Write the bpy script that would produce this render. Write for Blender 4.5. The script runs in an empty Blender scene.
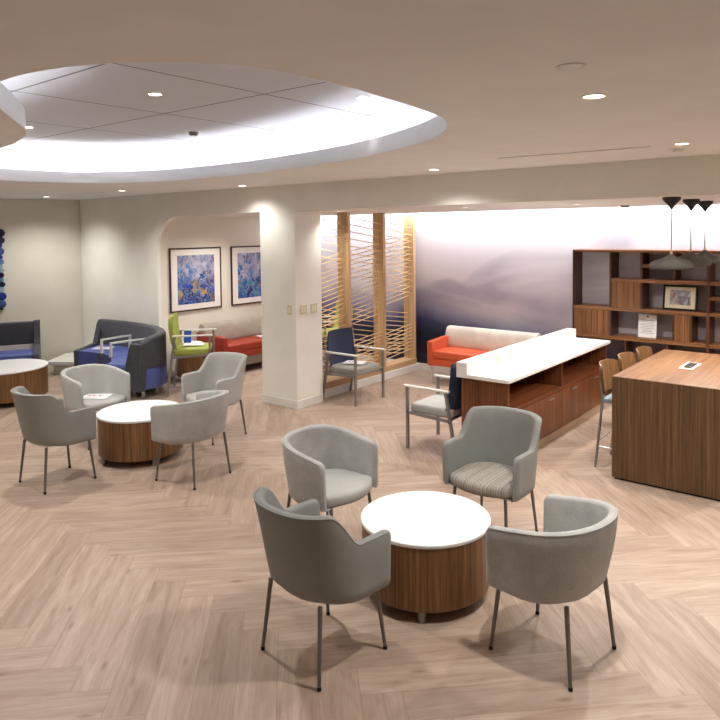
import bpy, bmesh, math, random
from math import sin, cos, pi, radians as RAD
from mathutils import Vector, Matrix

random.seed(7)
S = bpy.context.scene
COL = S.collection

# ------------------------------------------------------------------ helpers
def lin(c):
    return tuple(((x / 255.0) / 12.92 if x / 255.0 <= 0.04045 else ((x / 255.0 + 0.055) / 1.055) ** 2.4) for x in c) + (1.0,)

def link(o, parent=None):
    COL.objects.link(o)
    if parent is not None:
        o.parent = parent
    return o

def obj(name, bm, mat, parent=None, smooth=False):
    me = bpy.data.meshes.new(name)
    bmesh.ops.recalc_face_normals(bm, faces=bm.faces)
    bm.to_mesh(me)
    bm.free()
    if mat is not None:
        for m in (mat if isinstance(mat, (list, tuple)) else [mat]):
            me.materials.append(m)
    if smooth:
        for p in me.polygons:
            p.use_smooth = True
        if smooth != 'all':
            me.set_sharp_from_angle(angle=RAD(smooth if smooth is not True else 40))
    return link(bpy.data.objects.new(name, me), parent)

def tag(o, label, cat, group=None, kind=None):
    o['label'] = label
    o['category'] = cat
    if group:
        o['group'] = group
    if kind:
        o['kind'] = kind
    return o

def thing(name, label, cat, loc=(0, 0, 0), rotz=0.0, group=None):
    o = bpy.data.objects.new(name, None)
    o.empty_display_size = 0.1
    o.location = loc
    o.rotation_euler = (0, 0, rotz)
    link(o)
    return tag(o, label, cat, group)

def struct(name, bm, mat, smooth=False):
    o = obj(name, bm, mat, None, smooth)
    o['kind'] = 'structure'
    return o

def copy_tree(o, parent=None):
    c = o.copy()
    COL.objects.link(c)
    if parent is not None:
        c.parent = parent
    for ch in list(o.children):
        copy_tree(ch, c)
    return c

def dup(o, label, loc, rotz, group=None):
    c = copy_tree(o)
    c.location = loc
    c.rotation_euler = (0, 0, rotz)
    c['label'] = label
    if group:
        c['group'] = group
    return c

def box(bm, x0, x1, y0, y1, z0, z1, bev=0.0, seg=2, mat=None):
    t = bmesh.new()
    bmesh.ops.create_cube(t, size=1.0)
    bmesh.ops.scale(t, vec=(x1 - x0, y1 - y0, z1 - z0), verts=t.verts)
    bmesh.ops.translate(t, vec=((x0 + x1) / 2, (y0 + y1) / 2, (z0 + z1) / 2), verts=t.verts)
    if bev > 0:
        bmesh.ops.bevel(t, geom=t.edges[:], offset=bev, segments=seg, profile=0.6, affect='EDGES')
    merge(bm, t, mat)

def merge(bm, t, mat=None, mtx=None):
    if mtx is not None:
        bmesh.ops.transform(t, matrix=mtx, verts=t.verts)
    vm = {}
    for v in t.verts:
        vm[v] = bm.verts.new(v.co)
    for f in t.faces:
        try:
            nf = bm.faces.new([vm[v] for v in f.verts])
            nf.material_index = f.material_index if mat is None else mat
        except ValueError:
            pass
    t.free()

def bx(*a, **k):
    bm = bmesh.new()
    box(bm, *a, **k)
    return bm

def tube(bm, pts, r, n=10, cap=True, flat=None):
    """round (or square, n=4) tube through pts; r a number or a list"""
    pts = [Vector(p) for p in pts]
    rs = r if isinstance(r, (list, tuple)) else [r] * len(pts)
    rings = []
    prev = None
    for i, p in enumerate(pts):
        if i == 0:
            d = pts[1] - p
        elif i == len(pts) - 1:
            d = p - pts[i - 1]
        else:
            d = (pts[i + 1] - p).normalized() + (p - pts[i - 1]).normalized()
        d.normalize()
        up = Vector((0, 0, 1)) if abs(d.z) < 0.93 else Vector((0, 1, 0))
        if prev is not None:
            a = prev - d * prev.dot(d)
            a = a.normalized() if a.length > 1e-4 else d.cross(up).normalized()
        else:
            a = d.cross(up).normalized()
        prev = a
        b = d.cross(a).normalized()
        off = pi / n if n == 4 else 0
        k = math.sqrt(2) if n == 4 else 1
        rings.append([bm.verts.new(p + (a * cos(off + 2 * pi * j / n) + b * sin(off + 2 * pi * j / n)) * rs[i] * k) for j in range(n)])
    for i in range(len(rings) - 1):
        for j in range(n):
            bm.faces.new((rings[i][j], rings[i][(j + 1) % n], rings[i + 1][(j + 1) % n], rings[i + 1][j]))
    if cap:
        bm.faces.new(rings[0][::-1])
        bm.faces.new(rings[-1])

def tb(pts, r, n=10, **k):
    bm = bmesh.new()
    tube(bm, pts, r, n, **k)
    return bm

def lathe(bm, prof, n=48, c=(0, 0), fn=None, mat=None):
    """prof: list of (r, z), revolved about a vertical axis at c"""
    rings = []
    for r, z in prof:
        if r < 1e-5:
            rings.append([bm.verts.new((c[0], c[1], z))])
        else:
            ring = []
            for j in range(n):
                a = 2 * pi * j / n
                rr, zz = (r, z) if fn is None else fn(r, z, a)
                ring.append(bm.verts.new((c[0] + rr * cos(a), c[1] + rr * sin(a), zz)))
            rings.append(ring)
    for A, B in zip(rings, rings[1:]):
        for j in range(n):
            k = (j + 1) % n
            if len(A) == 1 and len(B) == 1:
                continue
            if len(A) == 1:
                f = bm.faces.new((A[0], B[j], B[k]))
            elif len(B) == 1:
                f = bm.faces.new((A[j], A[k], B[0]))
            else:
                f = bm.faces.new((A[j], A[k], B[k], B[j]))
            if mat is not None:
                f.material_index = mat

def lt(prof, n=48, **k):
    bm = bmesh.new()
    lathe(bm, prof, n, **k)
    return bm

def prism(bm, pts, axis, a0, a1):
    """extrude a 2-D polygon along axis: 'z' (x,y), 'y' (x,z), 'x' (y,z)"""
    def P(p, a):
        return {'z': (p[0], p[1], a), 'y': (p[0], a, p[1]), 'x': (a, p[0], p[1])}[axis]
    A = [bm.verts.new(P(p, a0)) for p in pts]
    B = [bm.verts.new(P(p, a1)) for p in pts]
    n = len(pts)
    bm.faces.new(A[::-1])
    bm.faces.new(B)
    for i in range(n):
        bm.faces.new((A[i], A[(i + 1) % n], B[(i + 1) % n], B[i]))

def pr(pts, axis, a0, a1, bev=0.0, seg=2):
    bm = bmesh.new()
    prism(bm, pts, axis, a0, a1)
    if bev:
        bmesh.ops.bevel(bm, geom=bm.edges[:], offset=bev, segments=seg, profile=0.6, affect='EDGES')
    return bm

def sstep(a, b, x):
    t = max(0.0, min(1.0, (x - a) / (b - a)))
    return t * t * (3 - 2 * t)

def catmull(P, n=8, closed=False):
    out = []
    m = len(P)
    rng = range(m) if closed else range(m - 1)
    g = (lambda i: Vector(P[i % m])) if closed else (lambda i: Vector(P[max(0, min(m - 1, i))]))
    for i in rng:
        p0, p1, p2, p3 = g(i - 1), g(i), g(i + 1), g(i + 2)
        for k in range(n):
            t = k / n
            out.append(0.5 * ((2 * p1) + (-p0 + p2) * t + (2 * p0 - 5 * p1 + 4 * p2 - p3) * t * t + (-p0 + 3 * p1 - 3 * p2 + p3) * t ** 3))
    if not closed:
        out.append(Vector(P[-1]))
    return out

# ------------------------------------------------------------------ materials
class NT:
    def __init__(self, name):
        self.m = bpy.data.materials.new(name)
        self.m.use_nodes = True
        self.t = self.m.node_tree
        self.b = self.t.nodes['Principled BSDF']
    def n(self, typ, **k):
        x = self.t.nodes.new(typ)
        for a, v in k.items():
            setattr(x, a, v)
        return x
    def l(self, a, b):
        self.t.links.new(a, b)
    def mapping(self, scale=(1, 1, 1), kind='Object', rot=(0, 0, 0), loc=(0, 0, 0)):
        c = self.n('ShaderNodeTexCoord')
        m = self.n('ShaderNodeMapping')
        m.inputs['Scale'].default_value = scale
        m.inputs['Rotation'].default_value = rot
        m.inputs['Location'].default_value = loc
        self.l(c.outputs[kind], m.inputs['Vector'])
        return m.outputs['Vector']
    def noise(self, vec, scale, detail=4, rough=0.55, dist=0.0):
        x = self.n('ShaderNodeTexNoise')
        x.inputs['Scale'].default_value = scale
        x.inputs['Detail'].default_value = detail
        x.inputs['Roughness'].default_value = rough
        x.inputs['Distortion'].default_value = dist
        if vec is not None:
            self.l(vec, x.inputs['Vector'])
        return x.outputs['Fac']
    def ramp(self, fac, stops, interp='LINEAR'):
        r = self.n('ShaderNodeValToRGB')
        r.color_ramp.interpolation = interp
        e = r.color_ramp.elements
        while len(e) < len(stops):
            e.new(0.5)
        for i, (p, c) in enumerate(stops):
            e[i].position = p
            e[i].color = lin(c) if len(c) == 3 else c
        self.l(fac, r.inputs['Fac'])
        return r.outputs['Color']
    def mix(self, a, b, fac, mode='MIX'):
        x = self.n('ShaderNodeMix', data_type='RGBA', blend_type=mode)
        for s, v in (('A', a), ('B', b)):
            sock = [i for i in x.inputs if i.name == s and i.type == 'RGBA'][0]
            if isinstance(v, (tuple, list)):
                sock.default_value = v
            else:
                self.l(v, sock)
        if isinstance(fac, (int, float)):
            x.inputs[0].default_value = fac
        else:
            self.l(fac, x.inputs[0])
        return [o for o in x.outputs if o.type == 'RGBA'][0]
    def math(self, op, a, b=None, c=None):
        x = self.n('ShaderNodeMath', operation=op)
        for i, v in enumerate((a, b, c)):
            if v is None:
                continue
            if isinstance(v, (int, float)):
                x.inputs[i].default_value = v
            else:
                self.l(v, x.inputs[i])
        return x.outputs[0]
    def base(self, c):
        if isinstance(c, (tuple, list)):
            self.b.inputs['Base Color'].default_value = c
        else:
            self.l(c, self.b.inputs['Base Color'])
    def bump(self, h, strength=0.2, dist=0.002):
        x = self.n('ShaderNodeBump')
        x.inputs['Strength'].default_value = strength
        x.inputs['Distance'].default_value = dist
        self.l(h, x.inputs['Height'])
        self.l(x.outputs['Normal'], self.b.inputs['Normal'])
    def set(self, rough=0.5, metal=0.0, spec=0.5):
        self.b.inputs['Roughness'].default_value = rough
        self.b.inputs['Metallic'].default_value = metal
        self.b.inputs['Specular IOR Level'].default_value = spec

def paint(name, c, rough=0.6, var=0.03, spec=0.3, scale=3.0):
    t = NT(name)
    f = t.noise(t.mapping(), scale, 3)
    a = tuple(max(0, x * (1 - var)) for x in c)
    b = tuple(min(255, x * (1 + var)) for x in c)
    t.base(t.ramp(f, [(0.3, a), (0.7, b)]))
    t.set(rough, 0, spec)
    return t.m

def metal(name, c, rough=0.35, m=0.9):
    t = NT(name)
    f = t.noise(t.mapping((1, 1, 30)), 12, 2)
    t.base(t.ramp(f, [(0.3, tuple(x * 0.93 for x in c)), (0.7, c)]))
    t.set(rough, m)
    return t.m

def fabric(name, c, var=0.12, weave=420, rough=0.9, big=0.04):
    t = NT(name)
    v = t.mapping()
    f = t.noise(v, weave, 2, 0.6)
    g = t.noise(v, 9, 3)
    col = t.ramp(f, [(0.3, tuple(x * (1 - var) for x in c)), (0.7, tuple(min(255, x * (1 + var)) for x in c))])
    col = t.mix(col, t.ramp(g, [(0.3, tuple(255 * (1 - 2 * big) for _ in c)), (0.7, (255, 255, 255))]), 1.0, 'MULTIPLY')
    t.base(col)
    t.bump(f, 0.25, 0.001)
    t.set(rough, 0, 0.25)
    t.b.inputs['Sheen Weight'].default_value = 0.15
    return t.m

def vinyl(name, c, rough=0.5, var=0.04):
    t = NT(name)
    v = t.mapping()
    f = t.noise(v, 300, 2)
    g = t.noise(v, 6, 3)
    t.base(t.ramp(g, [(0.3, tuple(x * (1 - var) for x in c)), (0.7, tuple(min(255, x * (1 + var)) for x in c))]))
    t.bump(f, 0.12, 0.0006)
    t.set(rough, 0, 0.4)
    return t.m

def walnut(name, axis, dark, mid, light, rough=0.4, dens=70, spec=0.35):
    """straight-grained veneer: streaks run along axis"""
    t = NT(name)
    s = {'x': (0.02, 1, 1), 'y': (1, 0.02, 1), 'z': (1, 1, 0.02)}[axis]
    v = t.mapping(s)
    f = t.noise(v, dens, 3, 0.65, 0.15)
    g = t.noise(v, dens * 0.12, 3, 0.6, 0.3)
    h = t.noise(v, dens * 4, 2)
    col = t.ramp(f, [(0.25, dark), (0.5, mid), (0.78, light)])
    col = t.mix(col, t.ramp(g, [(0.3, (190, 185, 180)), (0.7, (255, 255, 255))]), 0.8, 'MULTIPLY')
    col = t.mix(col, t.ramp(h, [(0.35, (215, 210, 205)), (0.65, (255, 255, 255))]), 0.6, 'MULTIPLY')
    t.base(col)
    t.bump(f, 0.08, 0.0008)
    t.set(rough, 0, spec)
    return t.m

def glow(name, c, strength):
    t = NT(name)
    t.base(lin(c))
    t.b.inputs['Emission Color'].default_value = lin(c)
    t.b.inputs['Emission Strength'].default_value = strength
    return t.m

M = {}
M['wall'] = paint('warm_white_wall_paint', (240, 239, 230), 0.75, 0.012, 0.2)
M['wall_greige'] = paint('greige_wall_paint', (220, 215, 202), 0.75, 0.012, 0.2)
M['wall_beige'] = paint('beige_alcove_paint', (232, 224, 210), 0.75, 0.012, 0.2)
M['ceiling'] = paint('ceiling_paint', (240, 238, 235), 0.85, 0.012, 0.15)
M['soffit'] = paint('rear_ceiling_paint', (234, 230, 226), 0.85, 0.012, 0.15)
M['white_trim'] = paint('white_trim_paint', (226, 224, 218), 0.5, 0.01)
M['lip'] = paint('white_cove_fascia_paint', (245, 247, 249), 0.6, 0.008, 0.2)
M['solid_white'] = paint('white_solid_surface', (240, 239, 235), 0.28, 0.006, 0.45)
M['laminate_white'] = paint('white_laminate', (243, 244, 245), 0.32, 0.005, 0.45)
M['steel'] = metal('brushed_grey_steel', (150, 148, 146), 0.42, 0.55)
M['pewter'] = metal('pewter_coated_steel', (120, 117, 113), 0.45, 0.5)
M['chrome'] = metal('silver_metal', (206, 205, 202), 0.35, 0.35)
M['black'] = paint('black_plastic', (22, 22, 23), 0.5, 0.05)
M['arm_cap'] = paint('pale_grey_arm_cap', (222, 221, 214), 0.4, 0.01)
M['taupe'] = vinyl('taupe_grey_upholstery', (136, 137, 133), 0.62, 0.025)
M['tweed'] = fabric('light_grey_tweed', (182, 182, 179), 0.13, 330)
M['tweed'].node_tree.nodes['Principled BSDF'].inputs['Sheen Weight'].default_value = 0.03
M['pale'] = vinyl('pale_grey_upholstery', (179, 179, 175), 0.6, 0.02)
M['seat_grey'] = vinyl('grey_seat_vinyl', (148, 146, 138), 0.55)
M['navy'] = fabric('navy_patterned_fabric', (44, 52, 76), 0.3, 120, 0.85)
M['lime'] = vinyl('lime_green_vinyl', (166, 176, 84), 0.5)
M['orange'] = vinyl('orange_red_vinyl', (202, 88, 54), 0.42)
M['red'] = vinyl('brick_red_vinyl', (152, 54, 36), 0.45)
M['cream'] = vinyl('cream_vinyl', (206, 199, 187), 0.5)
M['oatmeal'] = fabric('oatmeal_fabric', (164, 154, 140), 0.14, 260)
M['grey_base'] = vinyl('grey_brown_base_vinyl', (120, 110, 98), 0.6)
M['charcoal'] = fabric('charcoal_fabric', (75, 76, 83), 0.3, 220, 0.85)
M['blue'] = vinyl('blue_vinyl', (84, 98, 164), 0.5)
M['wal_z'] = walnut('walnut_vertical_grain', 'z', (86, 59, 35), (134, 97, 61), (168, 126, 85))
M['wal_red'] = walnut('cherry_walnut_vertical_grain', 'z', (80, 44, 25), (128, 77, 46), (158, 102, 64))
M['wal_red_y'] = walnut('cherry_walnut_long_grain', 'y', (84, 44, 26), (124, 70, 42), (154, 92, 56))
M['wal_x'] = walnut('walnut_shelf_edge_grain', 'x', (104, 66, 40), (146, 100, 64), (176, 126, 84))
M['wal_door'] = walnut('walnut_door_grain', 'z', (104, 66, 38), (142, 96, 60), (172, 122, 80), dens=55)
M['wal_dark'] = walnut('walnut_upright_grain', 'z', (66, 42, 30), (92, 58, 42), (116, 76, 56))
M['wal_tab'] = walnut('walnut_table_end_grain', 'z', (80, 59, 39), (113, 85, 59), (138, 107, 78), dens=60)
M['wal_top'] = walnut('walnut_table_top_grain', 'y', (94, 66, 44), (128, 94, 66), (150, 116, 84), rough=0.42, dens=60)
M['ply'] = walnut('bent_plywood', 'z', (104, 74, 46), (128, 94, 60), (146, 112, 76), dens=40)
M['maple'] = walnut('maple_wood', 'z', (206, 166, 120), (226, 190, 146), (238, 206, 166), dens=40)
M['maple_y'] = walnut('maple_sill_wood', 'y', (206, 166, 120), (226, 190, 146), (238, 206, 166), dens=40)
M['dowel'] = paint('maple_dowel', (232, 200, 150), 0.5, 0.05)
M['felt'] = fabric('grey_felt', (106, 103, 97), 0.12, 200, 1.0)
M['felt'].node_tree.nodes['Principled BSDF'].inputs['Specular IOR Level'].default_value = 0.05
M['felt'].node_tree.nodes['Principled BSDF'].inputs['Sheen Weight'].default_value = 0.0
M['cord'] = paint('pink_grey_cord', (176, 152, 144), 0.6)
M['felt_dark'] = fabric('charcoal_felt', (54, 52, 52), 0.12, 200)
M['paper'] = paint('white_paper', (236, 236, 238), 0.7, 0.01)
M['red_ink'] = paint('red_ink', (204, 44, 46), 0.7)
M['grey_ink'] = paint('grey_ink', (150, 150, 156), 0.7)
M['blue_card'] = paint('blue_card', (40, 84, 176), 0.5)
M['cream_plate'] = paint('ivory_plastic', (214, 206, 172), 0.45, 0.01)
M['ivory_key'] = paint('ivory_switch_key', (236, 230, 206), 0.35, 0.01)
M['bronze'] = paint('dark_bronze_frame', (58, 46, 38), 0.45, 0.05)
M['mat'] = paint('white_mat_board', (238, 232, 224), 0.8, 0.01)
M['mat_cream'] = paint('cream_mat_board', (222, 210, 182), 0.8, 0.01)
M['toe'] = paint('tan_rubber_base', (164, 136, 112), 0.6, 0.04)
M['lamp_lens'] = glow('downlight_lens', (255, 244, 226), 9.0)
M['cove_led'] = glow('cove_led_strip', (246, 247, 255), 15.0)
M['dark_void'] = paint('dark_slot', (34, 32, 32), 0.8)

def stripes():
    t = NT('striped_seat_fabric')
    v = t.mapping((1, 0.0, 0.0))
    f = t.noise(v, 125, 1, 0.5)
    c = t.ramp(f, [(0.0, (124, 120, 114)), (0.36, (158, 148, 134)), (0.43, (192, 189, 181)), (0.49, (140, 132, 124)),
                   (0.54, (176, 166, 148)), (0.6, (206, 204, 196)), (0.66, (132, 134, 140))], 'CONSTANT')
    w = t.noise(t.mapping(), 350, 2)
    t.base(t.mix(c, t.ramp(w, [(0.3, (215, 215, 215)), (0.7, (255, 255, 255))]), 1.0, 'MULTIPLY'))
    t.set(0.85, 0, 0.2)
    return t.m
M['stripe'] = stripes()

def pale_stripes():
    t = NT('pale_striped_seat_fabric')
    v = t.mapping((1, 0.0, 0.0))
    f = t.noise(v, 70, 1, 0.5)
    t.base(t.ramp(f, [(0.0, (158, 156, 150)), (0.45, (196, 194, 188)), (0.55, (172, 170, 164))], 'CONSTANT'))
    t.set(0.85, 0, 0.2)
    return t.m
M['pale_stripe'] = pale_stripes()

def floor_mat():
    t = NT('oak_plank_vinyl')
    uv = t.n('ShaderNodeUVMap', uv_map='grain')
    lc = t.n('ShaderNodeUVMap', uv_map='edge')
    at = t.n('ShaderNodeVertexColor', layer_name='tone')
    mp = t.n('ShaderNodeMapping')
    mp.inputs['Scale'].default_value = (1.0, 9.0, 1.0)
    t.l(uv.outputs[0], mp.inputs['Vector'])
    f = t.noise(mp.outputs[0], 2.0, 6, 0.55, 0.9)
    mp2 = t.n('ShaderNodeMapping')
    mp2.inputs['Scale'].default_value = (1.0, 26.0, 1.0)
    t.l(uv.outputs[0], mp2.inputs['Vector'])
    g = t.noise(mp2.outputs[0], 7, 4, 0.7, 0.2)
    col = t.ramp(f, [(0.22, (152, 130, 114)), (0.42, (174, 153, 137)), (0.6, (186, 167, 152)), (0.8, (198, 182, 169))])
    col = t.mix(col, t.ramp(g, [(0.3, (222, 215, 208)), (0.6, (255, 255, 255))]), 0.6, 'MULTIPLY')
    # small knots
    mp3 = t.n('ShaderNodeMapping')
    mp3.inputs['Scale'].default_value = (1.4, 4.2, 1.0)
    t.l(uv.outputs[0], mp3.inputs['Vector'])
    vo = t.n('ShaderNodeTexVoronoi')
    vo.inputs['Scale'].default_value = 1.5
    t.l(mp3.outputs[0], vo.inputs['Vector'])
    k = t.ramp(vo.outputs['Distance'], [(0.0, (178, 164, 154)), (0.035, (208, 197, 189)), (0.12, (255, 255, 255))])
    col = t.mix(col, k, 0.8, 'MULTIPLY')
    sep = t.n('ShaderNodeSeparateColor')
    t.l(at.outputs['Color'], sep.inputs[0])
    tone = t.ramp(sep.outputs[0], [(0.0, (232, 228, 225)), (0.5, (246, 243, 241)), (1.0, (255, 254, 252))])
    col = t.mix(col, tone, 1.0, 'MULTIPLY')
    sx = t.n('ShaderNodeSeparateXYZ')
    t.l(lc.outputs[0], sx.inputs[0])
    L, Wd = 6.0, 1.0
    ex = t.math('MINIMUM', sx.outputs[0], t.math('SUBTRACT', L, sx.outputs[0]))
    ey = t.math('MINIMUM', sx.outputs[1], t.math('SUBTRACT', Wd, sx.outputs[1]))
    e = t.math('MINIMUM', ex, ey)
    seam = t.ramp(e, [(0.0, (205, 194, 184)), (0.014, (255, 255, 255))])
    col = t.mix(col, seam, 0.7, 'MULTIPLY')
    t.base(col)
    t.bump(g, 0.06, 0.001)
    t.set(0.42, 0, 0.35)
    return t.m
M['floor'] = floor_mat()

def mural_mat():
    """printed dusk-cloud mural: pale at the top, lavender clouds, navy at the foot"""
    t = NT('cloud_mural_print')
    c = t.n('ShaderNodeTexCoord')
    sx = t.n('ShaderNodeSeparateXYZ')
    t.l(c.outputs['Object'], sx.inputs[0])
    v1 = t.mapping((0.55, 1, 1.0))
    n1 = t.noise(v1, 1.3, 4, 0.5, 0.4)
    v2 = t.mapping((0.5, 1, 1.3), loc=(3.1, 0, 1.7))
    n2 = t.noise(v2, 0.9, 3, 0.5, 0.6)
    z = t.math('ADD', sx.outputs[2], t.math('MULTIPLY', t.math('SUBTRACT', n1, 0.5), 0.5))
    # navy reaches higher at the left (low x), fades to the right
    xr = t.n('ShaderNodeMapRange')
    xr.inputs['From Min'].default_value = -6.2
    xr.inputs['From Max'].default_value = -3.2
    xr.inputs['To Min'].default_value = 0.0
    xr.inputs['To Max'].default_value = 0.35
    t.l(sx.outputs[0], xr.inputs['Value'])
    z = t.math('ADD', z, xr.outputs[0])
    zn = t.math('DIVIDE', z, 2.6)
    col = t.ramp(zn, [(0.0, (24, 25, 38)), (0.22, (28, 31, 50)), (0.29, (52, 58, 92)), (0.36, (124, 120, 142)),
                      (0.44, (176, 168, 174)), (0.62, (206, 197, 201)), (0.85, (206, 200, 206)), (1.0, (218, 216, 224))])
    cl = t.ramp(n2, [(0.50, (0, 0, 0)), (0.62, (255, 255, 255))])
    s2 = t.math('MULTIPLY', cl, 0.36)
    col = t.mix(col, lin((70, 76, 116)), s2)
    t.base(col)
    t.set(0.55, 0, 0.25)
    return t.m
M['mural'] = mural_mat()

def tile_ceiling():
    t = NT('acoustic_ceiling_panel')
    c = t.n('ShaderNodeTexCoord')
    sx = t.n('ShaderNodeSeparateXYZ')
    t.l(c.outputs['Object'], sx.inputs[0])
    def edge(s, off):
        a = t.math('FRACT', t.math('DIVIDE', t.math('ADD', s, off), 1.22))
        return t.math('MINIMUM', a, t.math('SUBTRACT', 1.0, a))
    e = t.math('MINIMUM', edge(sx.outputs[0], 20 * 1.22 + 3.65), edge(sx.outputs[1], 20 * 1.22 - 3.41))
    seam = t.ramp(e, [(0.0, (120, 118, 116)), (0.004, (120, 118, 116)), (0.008, (255, 255, 255))])
    n = t.noise(t.mapping(), 140, 3)
    col = t.ramp(n, [(0.3, (196, 196, 200)), (0.7, (206, 206, 210))])
    t.base(t.mix(col, seam, 1.0, 'MULTIPLY'))
    t.set(0.9, 0, 0.1)
    return t.m
M['tile'] = tile_ceiling()

def art_mat(name, seed, cols, scale=7):
    """loose watercolour leaf shapes"""
    t = NT(name)
    v = t.mapping((1, 1.0, 0.85), loc=(seed, seed * 2, seed * 3))
    nz = t.n('ShaderNodeTexNoise')
    nz.inputs['Scale'].default_value = 7.0
    nz.inputs['Detail'].default_value = 4.0
    t.l(v, nz.inputs['Vector'])
    mx = t.mix(v, nz.outputs['Color'], 0.28)
    vo = t.n('ShaderNodeTexVoronoi')
    vo.inputs['Scale'].default_value = scale
    t.l(mx, vo.inputs['Vector'])
    ve = t.n('ShaderNodeTexVoronoi', feature='DISTANCE_TO_EDGE')
    ve.inputs['Scale'].default_value = scale
    t.l(mx, ve.inputs['Vector'])
    sc = t.n('ShaderNodeSeparateColor')
    t.l(vo.outputs['Color'], sc.inputs[0])
    c = t.n('ShaderNodeTexCoord')
    sx = t.n('ShaderNodeSeparateXYZ')
    t.l(c.outputs['Object'], sx.inputs[0])
    # paler and more violet towards the top of the sheet
    hi = t.math('MULTIPLY', t.math('ADD', sx.outputs[2], 0.28), 1.7)
    c1 = t.ramp(sc.outputs[0], cols[0], 'CONSTANT')
    c2 = t.ramp(sc.outputs[1], cols[1], 'CONSTANT')
    col = t.mix(c1, c2, t.ramp(t.math('ADD', hi, t.math('MULTIPLY', t.math('SUBTRACT', sc.outputs[2], 0.5), 0.5)), [(0.35, (0, 0, 0)), (0.65, (255, 255, 255))]))
    ed = t.ramp(ve.outputs['Distance'], [(0.0, (255, 255, 255)), (0.045, (255, 255, 255)), (0.07, (0, 0, 0))])
    col = t.mix(col, lin((206, 204, 214)), t.math('MULTIPLY', ed, 0.4))
    wash = t.noise(v, 9, 4)
    col = t.mix(col, t.ramp(wash, [(0.3, (170, 175, 200)), (0.65, (255, 255, 255))]), 0.9, 'MULTIPLY')
    t.base(col)
    t.set(0.35, 0, 0.4)
    return t.m
LOWC = [(0.0, (28, 70, 150)), (0.2, (40, 104, 168)), (0.38, (30, 48, 110)), (0.52, (78, 140, 172)), (0.68, (122, 104, 104)), (0.8, (44, 88, 190)), (0.93, (196, 150, 76))]
HIC = [(0.0, (150, 152, 184)), (0.25, (178, 172, 190)), (0.45, (96, 130, 178)), (0.6, (186, 184, 204)), (0.8, (120, 112, 128)), (0.9, (140, 160, 196))]
M['art_a'] = art_mat('watercolour_print_a', 1.3, (LOWC, HIC), 15)
M['art_b'] = art_mat('watercolour_print_b', 4.7, (LOWC, HIC), 17)
M['art_small'] = art_mat('small_sketch_print', 2.2, ([(0.0, (150, 146, 140)), (0.3, (190, 186, 180)), (0.6, (120, 112, 108)), (0.8, (172, 120, 92))],
                                                   [(0.0, (190, 190, 190)), (0.4, (160, 156, 150)), (0.7, (208, 206, 202))]), 24)
DISC = [paint('disc_glaze_%d' % i, c, 0.3, 0.08) for i, c in enumerate([(24, 26, 58), (36, 56, 132), (30, 60, 150), (92, 128, 166), (150, 176, 190), (18, 18, 40), (60, 84, 140)])]

# ------------------------------------------------------------------ camera (at the world origin's vertical, 2.2 m up)
cd = bpy.data.cameras.new('camera')
cam = bpy.data.objects.new('camera', cd)
link(cam)
FPX, CX, CY = 674.0, 367.0, 259.5
cd.sensor_width = 36.0
cd.sensor_fit = 'HORIZONTAL'
cd.lens = FPX * 36.0 / 720.0
cd.shift_x = (360.0 - CX) / 720.0
cd.shift_y = (CY - 360.0) / 720.0
cd.clip_start = 0.05
_p, _r, _y = RAD(2.43), RAD(-0.60), RAD(-38.5)
def _rot():
    c, s = cos(_y), sin(_y)
    X, Y, Z = Vector((c, 0, s)), Vector((-s, 0, c)), Vector((0, -1, 0))
    P = Matrix(((1, 0, 0), (0, cos(_p), -sin(_p)), (0, sin(_p), cos(_p))))
    Q = Matrix(((cos(_r), -sin(_r), 0), (sin(_r), cos(_r), 0), (0, 0, 1)))
    A = Q @ P
    X, Y, Z = A @ X, A @ Y, A @ Z            # world axes in camera (x right, y down, z forward)
    right = Vector((X.x, Y.x, Z.x))
    down = Vector((X.y, Y.y, Z.y))
    fwd = Vector((X.z, Y.z, Z.z))
    return Matrix((right, -down, -fwd)).transposed()
cam.matrix_world = Matrix.Translation((0, 0, 2.2)) @ _rot().to_4x4()
S.camera = cam

# ------------------------------------------------------------------ setting
CZ, SZ, YB, YP = 2.775, 2.46, 8.8, 5.914          # front ceiling, rear ceiling, back wall, partition plane
XL, XR, YF, XA = -10.88, 2.4, -2.4, -8.705

def make_floor():
    me = bpy.data.meshes.new('floor')
    Wp, n = 0.198, 6
    ang = RAD(-45)
    U = Vector((cos(ang), sin(ang)))
    V = Vector((-sin(ang), cos(ang)))
    O = Vector((-3.935, 2.40))
    verts, faces, grain, edge, tone = [], [], [], [], []
    rnd = random.Random(3)
    def plank(u, v, du, dv):
        cs = [(u, v), (u + du, v), (u + du, v + dv), (u, v + dv)]
        P = [O + (U * a + V * b) * Wp for a, b in cs]
        c = (P[0] + P[2]) / 2
        if not (-12.6 < c.x < 3.2 and -3.2 < c.y < 9.6):
            return
        b = len(verts)
        verts.extend([(p.x, p.y, 0) for p in P])
        faces.append((b, b + 1, b + 2, b + 3))
        ox, oy = rnd.uniform(0, 60), rnd.uniform(0, 60)
        loc = [(0, 0), (n, 0), (n, 1), (0, 1)] if du > dv else [(0, 0), (0, 1), (n, 1), (n, 0)]
        edge.extend(loc)
        grain.extend([(ox + a * Wp, oy + b_ * Wp) for a, b_ in loc])
        tone.extend([rnd.random()] * 4)
    for i in range(-90, 91):
        for j in range(-16, 17):
            bu, bv = i + j * n, i - j * n
            plank(bu, bv, n, 1)
            plank(bu, bv + 1, 1, n)
    me.from_pydata(verts, [], faces)
    for nm, dat in (('grain', grain), ('edge', edge)):
        uv = me.uv_layers.new(name=nm)
        for i, d in enumerate(dat):
            uv.data[i].uv = d
    ca = me.color_attributes.new('tone', 'FLOAT_COLOR', 'CORNER')
    for i, d in enumerate(tone):
        ca.data[i].color = (d, d, d, 1)
    me.materials.append(M['floor'])
    o = link(bpy.data.objects.new('floor', me))
    o['kind'] = 'structure'
make_floor()

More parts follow.
